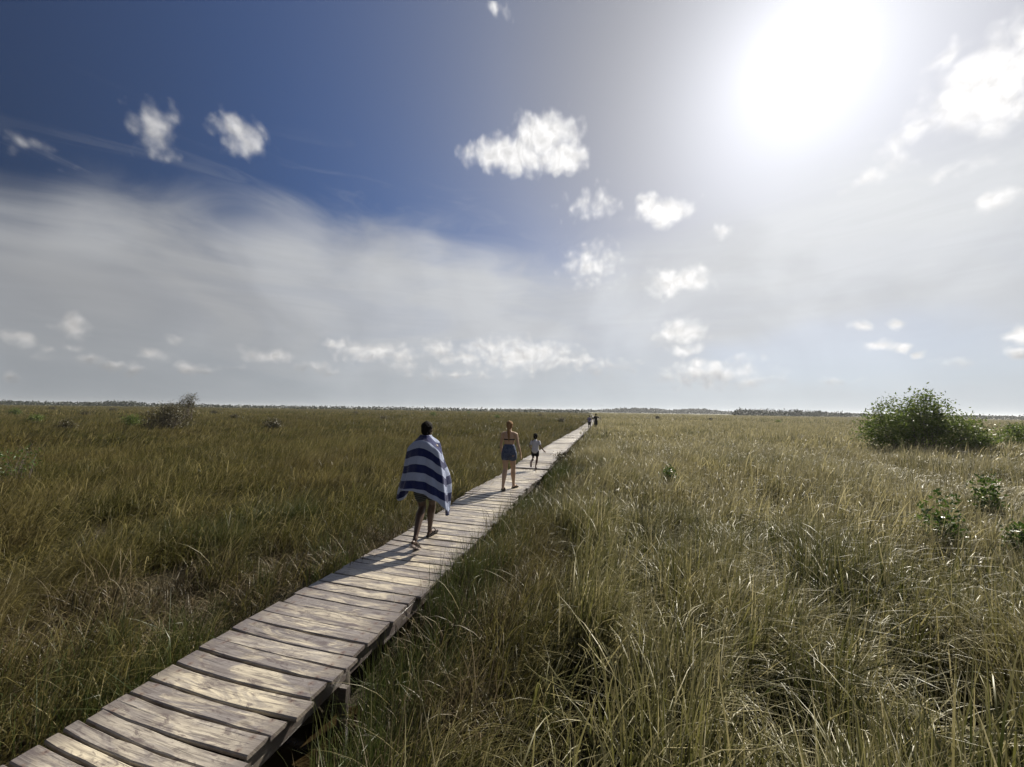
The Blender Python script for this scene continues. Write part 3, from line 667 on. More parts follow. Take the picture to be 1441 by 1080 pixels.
# fresh green saplings in the near right grass
for i, (px, py, k, lb) in enumerate([(1325, 742, 1.55, 'bright green sapling beside a dark gap in the right grass'), (1392, 708, 1.5, 'bushy green sapling near the right edge in the grass'), (940, 668, .9, 'leafy green plant in the grass right of the boardwalk'), (1436, 760, .9, 'leafy green sprig at the right edge of the photo')]):
    q = gnd(px, py, .12); q.z = gz_(q.x, q.y)
    shrub('green_sapling', q, [(0, 0, .55, .16 * k, .16 * k, .40 * k), (.14 * k, .05, .45, .14, .14, .25)], int(46 * k), 12, .05, .085, M_fresh, 140 + i, lb, 'plant', stems=9, rad=.007, trunk='stem', crown='foliage', shell=.2)
# leafy sprout hanging over the right edge of the deck ahead of the woman
q = gnd(800, 648, 0); c_, d_ = path(q.dot(DIR)); q = c_ + NRM * (HW + .22); q.z = gz_(q.x, q.y)
shrub('leafy_sprout', q, [(-.12, 0, .62, .28, .30, .20)], 40, 10, .06, .06, M_dull, 171, 'leafy sprout leaning over the right edge of the deck beyond the woman', 'plant', stems=9, rad=.007, trunk='stem', crown='foliage', shell=.2)
# pale twiggy bush at the far left
q = gnd(18, 660, .1); q.z = gz_(q.x, q.y)
shrub('twiggy_bush', q, [(0, 0, .75, .5, .4, .5), (.3, 0, .9, .3, .3, .25)], 60, 6, .07, .07, M_fresh, 175, 'sparse twiggy bush with pale leaves at the left edge of the photo', 'bush', stems=40, rad=.012, trunk='stem', crown='foliage', twigs=30)

# ------------------------------------------------------------------ far wood on the horizon
def treeline(name, prof, dist, label, seed, leaf=.9, dens=5.0):
    """prof: (px, height in photo pixels) pairs; a belt of crowns made of leaf clumps at its own distance"""
    r = np.random.default_rng(seed); cs = []
    xs = [p_[0] for p_ in prof]; hs = [p_[1] for p_ in prof]
    px = xs[0]
    while px < xs[-1]:
        h = np.interp(px, xs, hs) * dist / F * r.uniform(.80, 1.05)
        dd = dist * r.uniform(.93, 1.08); az_, _ = azel(px, 577 + .0146 * (px - 720))
        x = math.tan(az_) * dd; y = dd; ww = max(h * .65, 1.6) * r.uniform(.7, 1.3)
        n_ = int(dens * 3 * ww * max(h, 1) * .8)
        d3 = r.normal(0, 1, (n_, 3)); d3 /= np.linalg.norm(d3, axis=1, keepdims=True); q = np.array([x, y, GZ + (CAMH - GZ) * 1.0 + h * .35]) 
        base_h = CAMH - GZ + h
        q = np.array([x, y, GZ + base_h * .5]); cs.append(q + d3 * np.array([ww, ww, base_h * .5]) * r.uniform(.55, 1.0, (n_, 1)))
        px += max(F * ww * .75 / dist, .35)
    c = np.concatenate(cs); v, f, rn = leaves(c, 2, .3, leaf, seed, .8)
    o = mk(name, v, f, M_far, attrs={'rnd': rn}); tag(o, label, 'trees', kind='stuff')
treeline('far_woodland', [(-150, 3), (0, 3.2), (60, 2), (140, 3), (160, 5), (185, 4), (215, 2), (420, 1.6), (500, 2), (640, 2), (720, 1.4), (830, 1.0)], 330, 'low dark tree line along the left horizon', 1, 1.1, 3)
treeline('far_woodland', [(700, 1.0), (840, 2.0), (880, 5.5), (905, 6), (945, 3.5), (975, 6), (1000, 5), (1020, 2.5), (1260, 2), (1600, 1)], 700, 'hazy blue grey tree line beyond the end of the boardwalk', 2, 2.2, 1.2)
treeline('far_woodland', [(1030, 2), (1040, 7), (1070, 6.5), (1100, 5.5), (1130, 6), (1160, 4.5), (1200, 3), (1225, 2), (1350, 1.5), (1441, 2.5), (1600, 2)], 300, 'green mangrove belt on the right horizon', 3, 1.0, 3)

# ------------------------------------------------------------------ litter beside the deck
m, t = mat('dirty white plastic'); p_ = principled(t, t.mix(t.mr(t.noise(t.new('ShaderNodeTexCoord').outputs['Object'], 30, 4), .45, .65), (.75, .75, .72), (.4, .36, .28)), .4, .5); t.l.new(p_.outputs[0], t.out.inputs[0])
q = gnd(688, 791, -.42); bm = bmesh.new()
bmesh.ops.create_cube(bm, size=1); bmesh.ops.subdivide_edges(bm, edges=bm.edges[:], cuts=4, use_grid_fill=True)
for v in bm.verts: v.co = Vector((v.co.x * .11, v.co.y * .06, v.co.z * .02)) + Vector((0, 0, .012 * math.sin(v.co.x * 9) + .006 * math.cos(v.co.y * 14)))
me = bpy.data.meshes.new('plastic_scrap'); bm.to_mesh(me); bm.free(); me.materials.append(m)
o = bpy.data.objects.new('plastic_scrap', me); COL.objects.link(o); o.location = q; o.rotation_euler = (R(12), R(-8), R(20)); tag(o, 'small white scrap lying in the mud right of the boardwalk', 'litter')

# ------------------------------------------------------------------ people
def skin_mat(name, col):
    col = dim(col, .78)
    m, t = mat(name); tc_ = t.new('ShaderNodeTexCoord').outputs['Object']
    c = t.mix(t.mr(t.noise(tc_, 9, 4), .35, .65, 0, .35), col, tuple(x * .8 for x in col))
    p = principled(t, c, .48, .45, t.noise(tc_, 90, 3), .08, .003); p.inputs['Subsurface Weight'].default_value = .08; p.inputs['Subsurface Radius'].default_value = (.02, .01, .006)
    t.l.new(p.outputs[0], t.out.inputs[0]); return m
def cloth_mat(name, col, col2=None, scale=30, mode='plain', trans=.15):
    col = dim(col, .78); col2 = dim(col2, .78) if col2 else None
    m, t = mat(name); tc_ = t.new('ShaderNodeTexCoord').outputs['Object']
    wv__ = t.noise(tc_, 220, 2)
    if mode == 'stripes':
        sp = t.new('ShaderNodeSeparateXYZ'); t.l.new(tc_, sp.inputs[0]); fr = t.m('FRACT', t.m('MULTIPLY', sp.outputs[2], scale)); c = t.mix(t.mr(fr, .70, .74), col, col2)
    elif mode == 'blotch': c = t.mix(t.mr(t.noise(tc_, scale, 3, .6), .46, .56), col, col2)
    else: c = t.mix(t.mr(t.noise(tc_, 12, 3), .3, .7, 0, .3), col, tuple(x * .8 for x in col))
    p = principled(t, c, .85, .2, t.m('ADD', wv__, t.noise(tc_, 14, 3)), .35, .01)
    tr = t.new('ShaderNodeBsdfTranslucent'); t.l.new(c, tr.inputs[0]); mx = t.new('ShaderNodeMixShader'); mx.inputs[0].default_value = trans
    t.l.new(p.outputs[0], mx.inputs[1]); t.l.new(tr.outputs[0], mx.inputs[2]); t.l.new(mx.outputs[0], t.out.inputs[0]); return m
def hair_mat(name, col, col2):
    m, t = mat(name); tc_ = t.new('ShaderNodeTexCoord').outputs['Object']
    nn = t.noise(t.vm('MULTIPLY', tc_, (90, 90, 9)), 1, 4, .6)
    p = principled(t, t.mix(nn, col, col2), .8, .08, nn, .8, .006); t.l.new(p.outputs[0], t.out.inputs[0]); return m
def loft(bm, cs, rs, ref=Vector((1, 0, 0)), N=14):
    """closed tube through cs; rs = radius or (radius along ref, radius across)"""
    cs = [Vector(c) for c in cs]; rs = [(r, r) if not isinstance(r, tuple) else r for r in rs]
    def fr(i):
        tn = (cs[min(i + 1, len(cs) - 1)] - cs[max(i - 1, 0)]).normalized()
        a = ref - tn * ref.dot(tn)
        if a.length < 1e-3: a = tn.orthogonal()
        a.normalize(); return tn, a, tn.cross(a)
    sec = []
    t0 = fr(0)[0]; te = fr(len(cs) - 1)[0]; m0 = min(rs[0]); me_ = min(rs[-1])
    for k in (1, .8, .45): q = math.sqrt(1 - k * k); sec.append((cs[0] - t0 * m0 * k, 0, max(q, .05)))
    for i in range(len(cs)): sec.append((cs[i], i, 1))
    for k in (.45, .8, 1): q = math.sqrt(1 - k * k); sec.append((cs[-1] + te * me_ * k, len(cs) - 1, max(q, .05)))
    rings = []
    for (c, i, k) in sec:
        _, a, b = fr(i); rings.append([bm.verts.new(c + a * rs[i][0] * k * math.cos(2 * math.pi * j / N) + b * rs[i][1] * k * math.sin(2 * math.pi * j / N)) for j in range(N)])
    for r0, r1 in zip(rings, rings[1:]):
        for j in range(N): bm.faces.new((r0[j], r0[(j + 1) % N], r1[(j + 1) % N], r1[j]))
    bm.faces.new(rings[0][::-1]); bm.faces.new(rings[-1])
def ball(bm, c, r, seg=14):
    res = bmesh.ops.create_uvsphere(bm, u_segments=seg, v_segments=seg // 2 + 2, radius=1)
    r = (r, r, r) if not isinstance(r, tuple) else r
    for v in res['verts']: v.co = Vector((v.co.x * r[0], v.co.y * r[1], v.co.z * r[2])) + Vector(c)
def fuse(name, bm, m, parent, voxel=.008, it=5, cut=None, disp=None):
    bmesh.ops.recalc_face_normals(bm, faces=bm.faces[:])
    me = bpy.data.meshes.new(name + '_raw'); bm.to_mesh(me); bm.free(); o = bpy.data.objects.new(name + '_raw', me); COL.objects.link(o)
    md = o.modifiers.new('r', 'REMESH'); md.mode = 'VOXEL'; md.voxel_size = voxel
    if it: s_m = o.modifiers.new('s', 'SMOOTH'); s_m.factor = .5; s_m.iterations = it
    dg = bpy.context.evaluated_depsgraph_get(); me2 = bpy.data.meshes.new_from_object(o.evaluated_get(dg)); bpy.data.objects.remove(o)
    if cut or disp:
        b2 = bmesh.new(); b2.from_mesh(me2)
        if disp:
            for v in b2.verts: v.co += disp(v.co)
        if cut: bmesh.ops.delete(b2, geom=[f for f in b2.faces if cut(f.calc_center_median())], context='FACES')
        b2.to_mesh(me2); b2.free()
    me2.polygons.foreach_set('use_smooth', np.ones(len(me2.polygons), dtype=bool)); me2.materials.clear(); me2.materials.append(m); me2.name = name
    r = bpy.data.objects.new(name, me2); COL.objects.link(r); r.parent = parent; return r
def hand(bm, wrist, d, palmn, k=1.0, curl=.5, side=1):
    """palm and five separate bent fingers; d = direction of the fingers, palmn = palm normal, side = thumb side"""
    d = d.normalized(); palmn = (palmn - d * palmn.dot(d)).normalized(); sd = d.cross(palmn).normalized() * side
    loft(bm, [wrist, wrist + d * .04 * k, wrist + d * .085 * k], [(.026 * k, .018 * k), (.038 * k, .015 * k), (.040 * k, .013 * k)], ref=sd, N=12)
    for i, (o_, L) in enumerate(((.030, .070), (.010, .080), (-.011, .074), (-.031, .058))):
        L *= k; p0 = wrist + d * .085 * k + sd * o_ * k; q = [p0]; a = curl * .4
        for f_ in (.45, .32, .26): dd = d * math.cos(a) + palmn * math.sin(a) + sd * o_ * 1.5; q.append(q[-1] + dd * L * f_); a += curl * .8
        loft(bm, q, [.0092 * k, .0088 * k, .0082 * k, .0068 * k], ref=sd, N=8)
    p0 = wrist + d * .025 * k + sd * .028 * k; dd = (d * .7 + sd * .55 + palmn * .35).normalized(); d2 = (d * .9 + sd * .15 + palmn * .4).normalized()
    loft(bm, [p0, p0 + dd * .035 * k, p0 + dd * .035 * k + d2 * .028 * k, p0 + dd * .035 * k + d2 * .05 * k], [.012 * k, .0105 * k, .0095 * k, .0078 * k], ref=palmn, N=8)
def foot_mesh(bm, ankle, fw, pitch, k=1.0, w=1.0):
    """foot from the ankle; fw horizontal direction, pitch raises the heel"""
    fw = fw.normalized(); dn = Vector((0, 0, -1)); f = fw * math.cos(pitch) + dn * math.sin(pitch); u = fw * math.sin(pitch) + Vector((0, 0, 1)) * math.cos(pitch); sd = fw.cross(Vector((0, 0, 1)))
    P_ = lambda a, b: ankle + f * a * k + u * b * k
    loft(bm, [P_(-.035, -.052), P_(.0, -.040), P_(.06, -.045), P_(.115, -.056), P_(.150, -.062), P_(.178, -.066)], [(.028 * w * k, .026 * k), (.031 * w * k, .034 * k), (.036 * w * k, .026 * k), (.043 * w * k, .018 * k), (.042 * w * k, .014 * k), (.034 * w * k, .010 * k)], ref=sd, N=12)
    for i in range(5):
        o_ = (i - 2) * .0165 * w * k; loft(bm, [P_(.165, -.066) + sd * o_, P_(.195 - abs(i - 1.2) * .006, -.069) + sd * o_], [.0095 * k, .0085 * k], ref=sd, N=8)
    return P_, sd, f, u
def sandal(name, ankle, fw, pitch, k, m, ms, parent, w=1.0, strap=True):
    fw = fw.normalized(); dn = Vector((0, 0, -1)); f = fw * math.cos(pitch) + dn * math.sin(pitch); u = fw * math.sin(pitch) + Vector((0, 0, 1)) * math.cos(pitch); sd = fw.cross(Vector((0, 0, 1)))
    P_ = lambda a, b, c=0: ankle + f * a * k + u * b * k + sd * c * k
    out = [(-.07, .0), (-.062, .026), (-.03, .034), (.03, .036), (.10, .048), (.16, .047), (.20, .032), (.218, .0)]
    pts = [(a, c * w) for a, c in out] + [(a, -c * w) for a, c in out[-2:0:-1]]
    bm = bmesh.new(); lo = [bm.verts.new(P_(a, -.104, c)) for a, c in pts]; hi = [bm.verts.new(P_(a, -.080, c)) for a, c in pts]; n_ = len(pts)
    for j in range(n_): bm.faces.new((lo[j], lo[(j + 1) % n_], hi[(j + 1) % n_], hi[j]))
    bm.faces.new(lo[::-1]); bm.faces.new(hi); bmesh.ops.recalc_face_normals(bm, faces=bm.faces[:]); bmesh.ops.bevel(bm, geom=[e for e in bm.edges], offset=.003, segments=2, affect='EDGES')
    me = bpy.data.meshes.new(name); bm.to_mesh(me); bm.free(); me.materials.append(m); o = bpy.data.objects.new(name, me); COL.objects.link(o); o.parent = parent
    if strap:
        bm = bmesh.new()
        for a0_, b0_ in ((.07, .10), (.02, .0)):
            q = [P_(a0_, -.082, .045 * w), P_((a0_ + b0_) / 2 + .02, -.045, .040 * w), P_((a0_ + b0_) / 2 + .03, -.012, .0), P_((a0_ + b0_) / 2 + .02, -.045, -.040 * w), P_(a0_, -.082, -.045 * w)]
            loft(bm, q, [(.012 * k, .004 * k)] * 5, ref=f, N=8)
        me = bpy.data.meshes.new('strap'); bm.to_mesh(me); bm.free(); me.materials.append(ms); s2 = bpy.data.objects.new('strap', me); COL.objects.link(s2); s2.parent = o
V3 = Vector
def lerp(a, b, u): return V3(a).lerp(V3(b), u)
def build_person(root, J, skin, sex='m', k=1.0, hands=True, foots=True, voxel=.008, arms=('l', 'r'), foot_p=None):
    """J: joints in metres for the figure; k = girth factor"""
    bm = bmesh.new(); pel, wst, chs, nb = map(V3, (J['pelvis'], J['waist'], J['chest'], J['neck'])); X1 = V3((1, 0, 0))
    fem = sex == 'f'
    hipw, wsw, chw, shw = (.165, .118, .140, .135) if fem else (.148, .130, .160, .165)
    loft(bm, [pel + V3((0, 0, -.07 * k)), pel, pel + V3((0, 0, .06 * k)), wst, lerp(wst, chs, .6), chs, lerp(chs, nb, .55), nb], [(hipw * .8 * k, .095 * k), (hipw * k, .115 * k), (hipw * .93 * k, .108 * k), (wsw * k, .088 * k), (chw * .95 * k, .100 * k), (chw * 1.03 * k, .112 * k), (shw * k, .090 * k), (.065 * k, .060 * k)], ref=X1, N=20)
    hd = V3(J['head']); loft(bm, [nb + V3((0, -.005, -.05 * k)), nb + V3((0, 0, .03 * k)), hd + V3((0, -.008, -.07 * k))], [.062 * k, .050 * k, .048 * k], N=12)
    hk = J.get('hk', k)
    ball(bm, hd + V3((0, 0, .022 * hk)), (.074 * hk, .093 * hk, .092 * hk), 18); ball(bm, hd + V3((0, .025 * hk, -.045 * hk)), (.054 * hk, .060 * hk, .066 * hk), 14); ball(bm, hd + V3((0, .085 * hk, -.012 * hk)), (.011 * hk, .020 * hk, .020 * hk), 10)
    ball(bm, hd + V3((0, .083 * hk, -.052 * hk)), (.022 * hk, .010 * hk, .008 * hk), 10); ball(bm, hd + V3((0, .072 * hk, -.085 * hk)), (.022 * hk, .018 * hk, .018 * hk), 10)
    for sx in (-1, 1): ball(bm, hd + V3((sx * .077 * hk, -.004, -.008 * hk)), (.009 * hk, .018 * hk, .030 * hk), 10)
    for s_, sx in (('l', -1), ('r', 1)):
        sh, elb, wr = V3(J['sh_' + s_]), V3(J['el_' + s_]), V3(J['wr_' + s_]); g = .88 * k if fem else k
        loft(bm, [V3((sh.x * .45, sh.y, sh.z + .015 * k)), V3((sh.x * .8, sh.y, sh.z + .004)), sh, lerp(sh, elb, .4), lerp(sh, elb, .85), elb, lerp(elb, wr, .3), lerp(elb, wr, .75), wr], [.055 * k, .058 * g, .055 * g, .048 * g, .040 * g, .038 * g, .041 * g, .030 * g, .025 * g], ref=V3((0, 1, 0)), N=12)
        hdv = V3(J.get('hd_' + s_, (wr - elb).normalized())); hand(bm, wr, hdv, V3(J.get('pn_' + s_, (-sx, .2, 0))), hk * .98, J.get('curl', .45), side=-sx * (1 if J.get('ts_' + s_, 1) > 0 else -1))
        hip, kn, an = V3(J['hip_' + s_]), V3(J['kn_' + s_]), V3(J['an_' + s_]); g = k * (1.08 if fem else 1)
        back = J.get('calf', V3((0, -.018, 0)))
        loft(bm, [hip + V3((0, 0, .04 * k)), hip + V3((0, -.01, -.03 * k)), lerp(hip, kn, .35), lerp(hip, kn, .75), kn, lerp(kn, an, .28) + back * k, lerp(kn, an, .62) + back * .5 * k, lerp(kn, an, .9), an], [.092 * g, .094 * g, .082 * g, .062 * g, .054 * g, .060 * g, .046 * g, .034 * g, .036 * g], ref=X1, N=14)
        foot_mesh(bm, an, V3(J.get('ff_' + s_, (0, 1, 0))), J.get('fp_' + s_, 0), J.get('fk', k))
    return fuse('body', bm, skin, root, voxel, 4)
def eyes(root, hd, hk):
    m, t = mat('eye'); p = principled(t, (.05, .04, .03), .1, .6); t.l.new(p.outputs[0], t.out.inputs[0])
    for sx in (-1, 1):
        bm = bmesh.new(); ball(bm, V3(hd) + V3((sx * .032 * hk, .080 * hk, .008 * hk)), (.013 * hk, .008 * hk, .007 * hk), 10); me = bpy.data.meshes.new('eye'); bm.to_mesh(me); bm.free(); me.materials.append(m)
        o = bpy.data.objects.new('eye', me); COL.objects.link(o); o.parent = root
HEAD = -VPAZ
Mblack = cloth_mat('black cloth', (.018, .018, .022)); Msole = cloth_mat('pale sole', (.42, .36, .34), trans=0); Mdarksole = cloth_mat('dark sole', (.03, .025, .022), trans=0)

# --- the person under the striped towel
f1 = gnd(586, 772); f2 = gnd(604, 752); mid = (f1 + f2) / 2; mid.z = deckz(mid.dot(DIR)) + .004
def loc_of(P_, org): d = P_ - org; c, s = math.cos(-HEAD), math.sin(-HEAD); return V3((d.x * c - d.y * s, d.x * s + d.y * c, 0))
man = empty('person', mid, HEAD); tag(man, cat='person'); man['label'] = 'adult with short black hair and dark swim shorts, wrapped in the striped towel'
a1, a2 = loc_of(f1, mid), loc_of(f2, mid); print('man feet', a1, a2)
yb, yf = -.30, .27
J = dict(pelvis=(0, -.02, .97), waist=(0, -.01, 1.09), chest=(0, 0, 1.30), neck=(0, .0, 1.475), head=(.0, .02, 1.625),
         sh_l=(-.155, -.01, 1.39), el_l=(-.235, -.02, 1.14), wr_l=(-.25, .0, .89), hd_l=(0, .15, -1), pn_l=(1, 0, 0),
         sh_r=(.148, -.01, 1.385), el_r=(.19, .07, 1.15), wr_r=(.06, .20, 1.24), hd_r=(-.9, .4, .2), pn_r=(0, -1, 0), curl=1.0,
         hip_l=(-.09, -.02, .91), kn_l=(-.04, .02, .49), an_l=(.03, yb, .135), fp_l=R(32), hip_r=(.09, 0, .91), kn_r=(.045, .18, .51), an_r=(-.02, yf - .03, .105), fp_r=R(-4), ff_l=(.05, 1, 0), ff_r=(.1, 1, 0), calf=V3((0, -.02, 0)), fk=1.0)
Msk1 = skin_mat('deep brown skin', (.075, .040, .026)); build_person(man, J, Msk1); eyes(man, J['head'], 1)
Mh = hair_mat('black hair', (.004, .0035, .0035), (.010, .008, .007))
bm = bmesh.new(); hd = V3(J['head']); ball(bm, hd + V3((0, -.014, .040)), (.084, .098, .094), 20); ball(bm, hd + V3((0, -.035, -.01)), (.076, .070, .075), 16)
fuse('hair', bm, Mh, man, .007, 2, disp=lambda c: V3(noise.noise_vector(c * 45)) * .007)
bm = bmesh.new(); loft(bm, [(0, -.02, 1.06), (0, -.02, .99), (0, -.02, .90)], [(.155, .118), (.163, .126), (.160, .128)], N=20)
for s_, sx in (('l', -1), ('r', 1)):
    hip, kn = V3(J['hip_' + s_]), V3(J['kn_' + s_]); loft(bm, [hip + V3((0, 0, .0)), lerp(hip, kn, .3), lerp(hip, kn, .62)], [(.108, .108), (.104, .104), (.092, .098)], N=16)
fuse('swim_shorts', bm, cloth_mat('striped swim cloth', (.020, .026, .030), (.16, .17, .17), 34, 'stripes'), man, .008, 3)
for s_ in 'lr': sandal('sandal', V3(J['an_' + s_]), V3(J['ff_' + s_]), J['fp_' + s_], 1.0, Msole if s_ == 'l' else Mdarksole, Mdarksole, man)

# towel: a cloth draped round neck, shoulders and arms
NU, NV = 90, 70; tv, tf, tt = [], [], []
def tow(u, v):
    """u -1..1 from left front round the back to right front, v 0..1 downwards"""
    sh = smooth01(min(v / .16, 1)); th = u * R(148)
    sx = math.sin(th); cy = -math.cos(th)
    right = max(0, u); left = max(0, -u)
    ln = .80 + .11 * u + .14 * smooth01((u - .30) / .35) + .22 * smooth01((-u - .42) / .25) - .55 * smooth01((u - .75) / .25) - .35 * smooth01((-u - .78) / .2)
    rx0, ry0 = .074, .070
    rx = rx0 + (.236 - rx0) * sh + (.125 + .03 * right) * v; ry = ry0 + (.140 - ry0) * sh + .10 * v
    fold = .036 * v * math.sin(u * 12 + 2.4 * v + .6) + .018 * v * (1 + .5 * math.sin(u * 5)) * math.sin(u * 29 + 2 - 2 * v) + .006 * math.sin(u * 9 - v * 7)
    tt_ = v * ln
    z = 1.54 - .105 * sh * abs(sx) ** 2.2 - (tt_ * .98 - .10 * sh * (1 - abs(sx)) * .3) + .012 * (1 - sh) - .07 * u * v * (1 - max(0, abs(u) - .6))
    rx += fold + .05 * left * v; ry += fold
    x = rx * sx + .035 * v * (u > 0) * right; y = ry * cy + .0 - .02
    # cloth kicked out behind at the hem
    y -= .05 * v * v * max(0, math.cos(th)); 
    return (x, y, z), tt_
for j in range(NV + 1):
    for i in range(NU + 1):
        q, s_ = tow(-1 + 2 * i / NU, j / NV); tv.append(q); tt.append(s_ + .020 * math.sin((-1 + 2 * i / NU) * 6) - .10 * (-1 + 2 * i / NU))
for j in range(NV):
    for i in range(NU): a = j * (NU + 1) + i; tf.append((a, a + NU + 1, a + NU + 2, a + 1))
m, t = mat('striped terry cloth')
st_ = t.attr('band').outputs['Fac']; fr = t.m('FRACT', t.m('DIVIDE', t.m('ADD', st_, .03), .226)); tco = t.new('ShaderNodeTexCoord').outputs['Object']
e_ = t.m('ADD', fr, t.m('MULTIPLY', t.m('SUBTRACT', t.noise(tco, 60, 3), .5), .012))
c = t.mix(t.mr(e_, .495, .505), (.008, .014, .075), (.27, .31, .44))
c = t.mix(t.mr(t.noise(tco, 25, 4), .3, .7, 0, .25), c, t.vm('MULTIPLY', c, (.75, .75, .78)))
p_ = principled(t, c, .95, .15, t.m('ADD', t.noise(tco, 300, 2), t.m('MULTIPLY', t.noise(tco, 22, 4), 2.0)), .6, .006); p_.inputs['Sheen Weight'].default_value = .25
tr = t.new('ShaderNodeBsdfTranslucent'); t.l.new(c, tr.inputs[0]); mx = t.new('ShaderNodeMixShader'); mx.inputs[0].default_value = .04
t.l.new(p_.outputs[0], mx.inputs[1]); t.l.new(tr.outputs[0], mx.inputs[2]); t.l.new(mx.outputs[0], t.out.inputs[0])
tw_ = mk('beach_towel', tv, tf, m, smooth=True, attrs={'band': np.array(tt)}); tw_.location = mid; tw_.rotation_euler = (0, 0, HEAD)
tag(tw_, 'blue and white striped beach towel draped over the shoulders of the nearest walker', 'towel')
sm = tw_.modifiers.new('thickness', 'SOLIDIFY'); sm.thickness = .008; sm.offset = 1
# --- the woman with the long ponytail
f1 = gnd(709, 694); f2 = gnd(722, 687); mid = (f1 + f2) / 2; mid.z = deckz(mid.dot(DIR)) + .004
wom = empty('person', mid, HEAD); tag(wom, 'woman with a long auburn ponytail in a bikini top and blue patterned shorts', 'person')
k = .95
J = dict(pelvis=(0, -.01, .90), waist=(0, 0, 1.03), chest=(0, 0, 1.21), neck=(0, -.005, 1.375), head=(.0, .02, 1.515),
         sh_l=(-.165, 0, 1.315), el_l=(-.215, .02, 1.06), wr_l=(-.235, .15, .86), hd_l=(0, .35, -1), pn_l=(1, 0, 0),
         sh_r=(.165, 0, 1.315), el_r=(.225, -.02, 1.06), wr_r=(.29, .0, .84), hd_r=(.15, .1, -1), pn_r=(-1, 0, 0), curl=.45,
         hip_l=(-.085, -.01, .85), kn_l=(-.085, -.02, .46), an_l=(-.085, -.21, .11), fp_l=R(15), hip_r=(.085, 0, .85), kn_r=(.085, .09, .47), an_r=(.085, .14, .10), fp_r=0, ff_l=(-.05, 1, 0), ff_r=(.35, 1, 0), hk=.95, fk=.95)
Msk2 = skin_mat('tanned skin', (.50, .33, .23)); build_person(wom, J, Msk2, 'f', k); eyes(wom, J['head'], .95)
Mh2 = hair_mat('auburn hair', (.10, .050, .026), (.32, .20, .10)); hd = V3(J['head'])
bm = bmesh.new(); ball(bm, hd + V3((0, -.014, .034)), (.082, .097, .090), 20); ball(bm, hd + V3((0, -.03, -.01)), (.074, .072, .072), 16)
fuse('hair', bm, Mh2, wom, .007, 2, disp=lambda c: V3(noise.noise_vector(c * 40)) * .004)
bm = bmesh.new(); loft(bm, [hd + V3((0, -.09, .02)), hd + V3((0, -.125, -.04)), hd + V3((.004, -.125, -.13)), hd + V3((.01, -.115, -.22)), hd + V3((.014, -.115, -.31)), hd + V3((.016, -.118, -.37))], [(.028, .026), (.032, .028), (.034, .024), (.031, .022), (.024, .018), (.010, .008)], N=12)
fuse('ponytail', bm, Mh2, wom, .006, 2, disp=lambda c: V3(noise.noise_vector(V3((c.x * 60, c.y * 60, c.z * 14)))) * .005)
Mdn = cloth_mat('blue patterned cotton', (.055, .075, .15), (.15, .18, .27), 42, 'blotch')
bm = bmesh.new(); loft(bm, [(0, -.01, 1.00), (0, -.01, .94), (0, -.01, .86)], [(.152, .112), (.172, .128), (.176, .132)], N=20)
for s_ in 'lr':
    hip, kn = V3(J['hip_' + s_]), V3(J['kn_' + s_]); loft(bm, [hip, lerp(hip, kn, .16), lerp(hip, kn, .24)], [(.108, .108), (.106, .108), (.106, .108)], N=16)
fuse('shorts', bm, Mdn, wom, .008, 3)
bm = bmesh.new(); nb_ = 28; N_ = 28
ring = []
for (z, o_) in ((1.175, .004), (1.19, .008), (1.205, .004)):
    ring.append([bm.verts.new(((.140 * k + o_) * math.cos(a), (.105 * k + o_) * math.sin(a), z)) for a in [2 * math.pi * j / N_ for j in range(N_)]])
for r0, r1 in zip(ring, ring[1:]):
    for j in range(N_): bm.faces.new((r0[j], r0[(j + 1) % N_], r1[(j + 1) % N_], r1[j]))
for sx in (-1, 1): ball(bm, (sx * .062, .085, 1.20), (.062, .055, .058), 14)
me = bpy.data.meshes.new('bikini_top'); bm.to_mesh(me); bm.free(); me.materials.append(cloth_mat('dark bikini cloth', (.03, .03, .04))); o = bpy.data.objects.new('bikini_top', me); COL.objects.link(o); o.parent = wom
for s_ in 'lr': sandal('sandal', V3(J['an_' + s_]), V3(J['ff_' + s_]), J['fp_' + s_], .95, Mdarksole, Mdarksole, wom)

# --- running child
f1 = gnd(754, 661.5); kid = empty('person', f1 + V3((0, 0, deckz(f1.dot(DIR)) + .004)), HEAD); tag(kid, 'small child in a white t-shirt and black shorts running ahead of the woman', 'person')
k = .66
J = dict(pelvis=(-.03, .02, .60), waist=(-.03, .035, .70), chest=(-.03, .05, .83), neck=(-.03, .06, .925), head=(-.035, .08, 1.035), sh_l=(-.15, .06, .88), el_l=(-.215, .0, .72), wr_l=(-.15, .10, .62), hd_l=(.3, .9, -.2), pn_l=(1, 0, 0),
         sh_r=(.09, .05, .88), el_r=(.15, -.02, .73), wr_r=(.235, .05, .61), hd_r=(.6, .4, -.6), pn_r=(-1, 0, 0), hip_l=(-.09, .02, .56), kn_l=(-.10, .05, .33), an_l=(-.11, -.20, .24), fp_l=R(88), hip_r=(.03, .02, .56), kn_r=(.03, .05, .32), an_r=(.0, -.03, .085), fp_r=R(12), ff_l=(0, 1, 0), ff_r=(0, 1, 0), hk=.86, fk=.72)
Msk3 = skin_mat('brown skin', (.13, .070, .045)); build_person(kid, J, Msk3, 'm', k, voxel=.0065); eyes(kid, J['head'], .86); hd = V3(J['head'])
bm = bmesh.new(); ball(bm, hd + V3((0, -.012, .032)), (.076, .088, .084), 18); ball(bm, hd + V3((0, -.03, -.01)), (.066, .062, .066), 14)
fuse('hair', bm, Mh, kid, .007, 2, disp=lambda c: V3(noise.noise_vector(c * 50)) * .006)
Mtee = cloth_mat('white cotton', (.74, .74, .82), trans=.25)
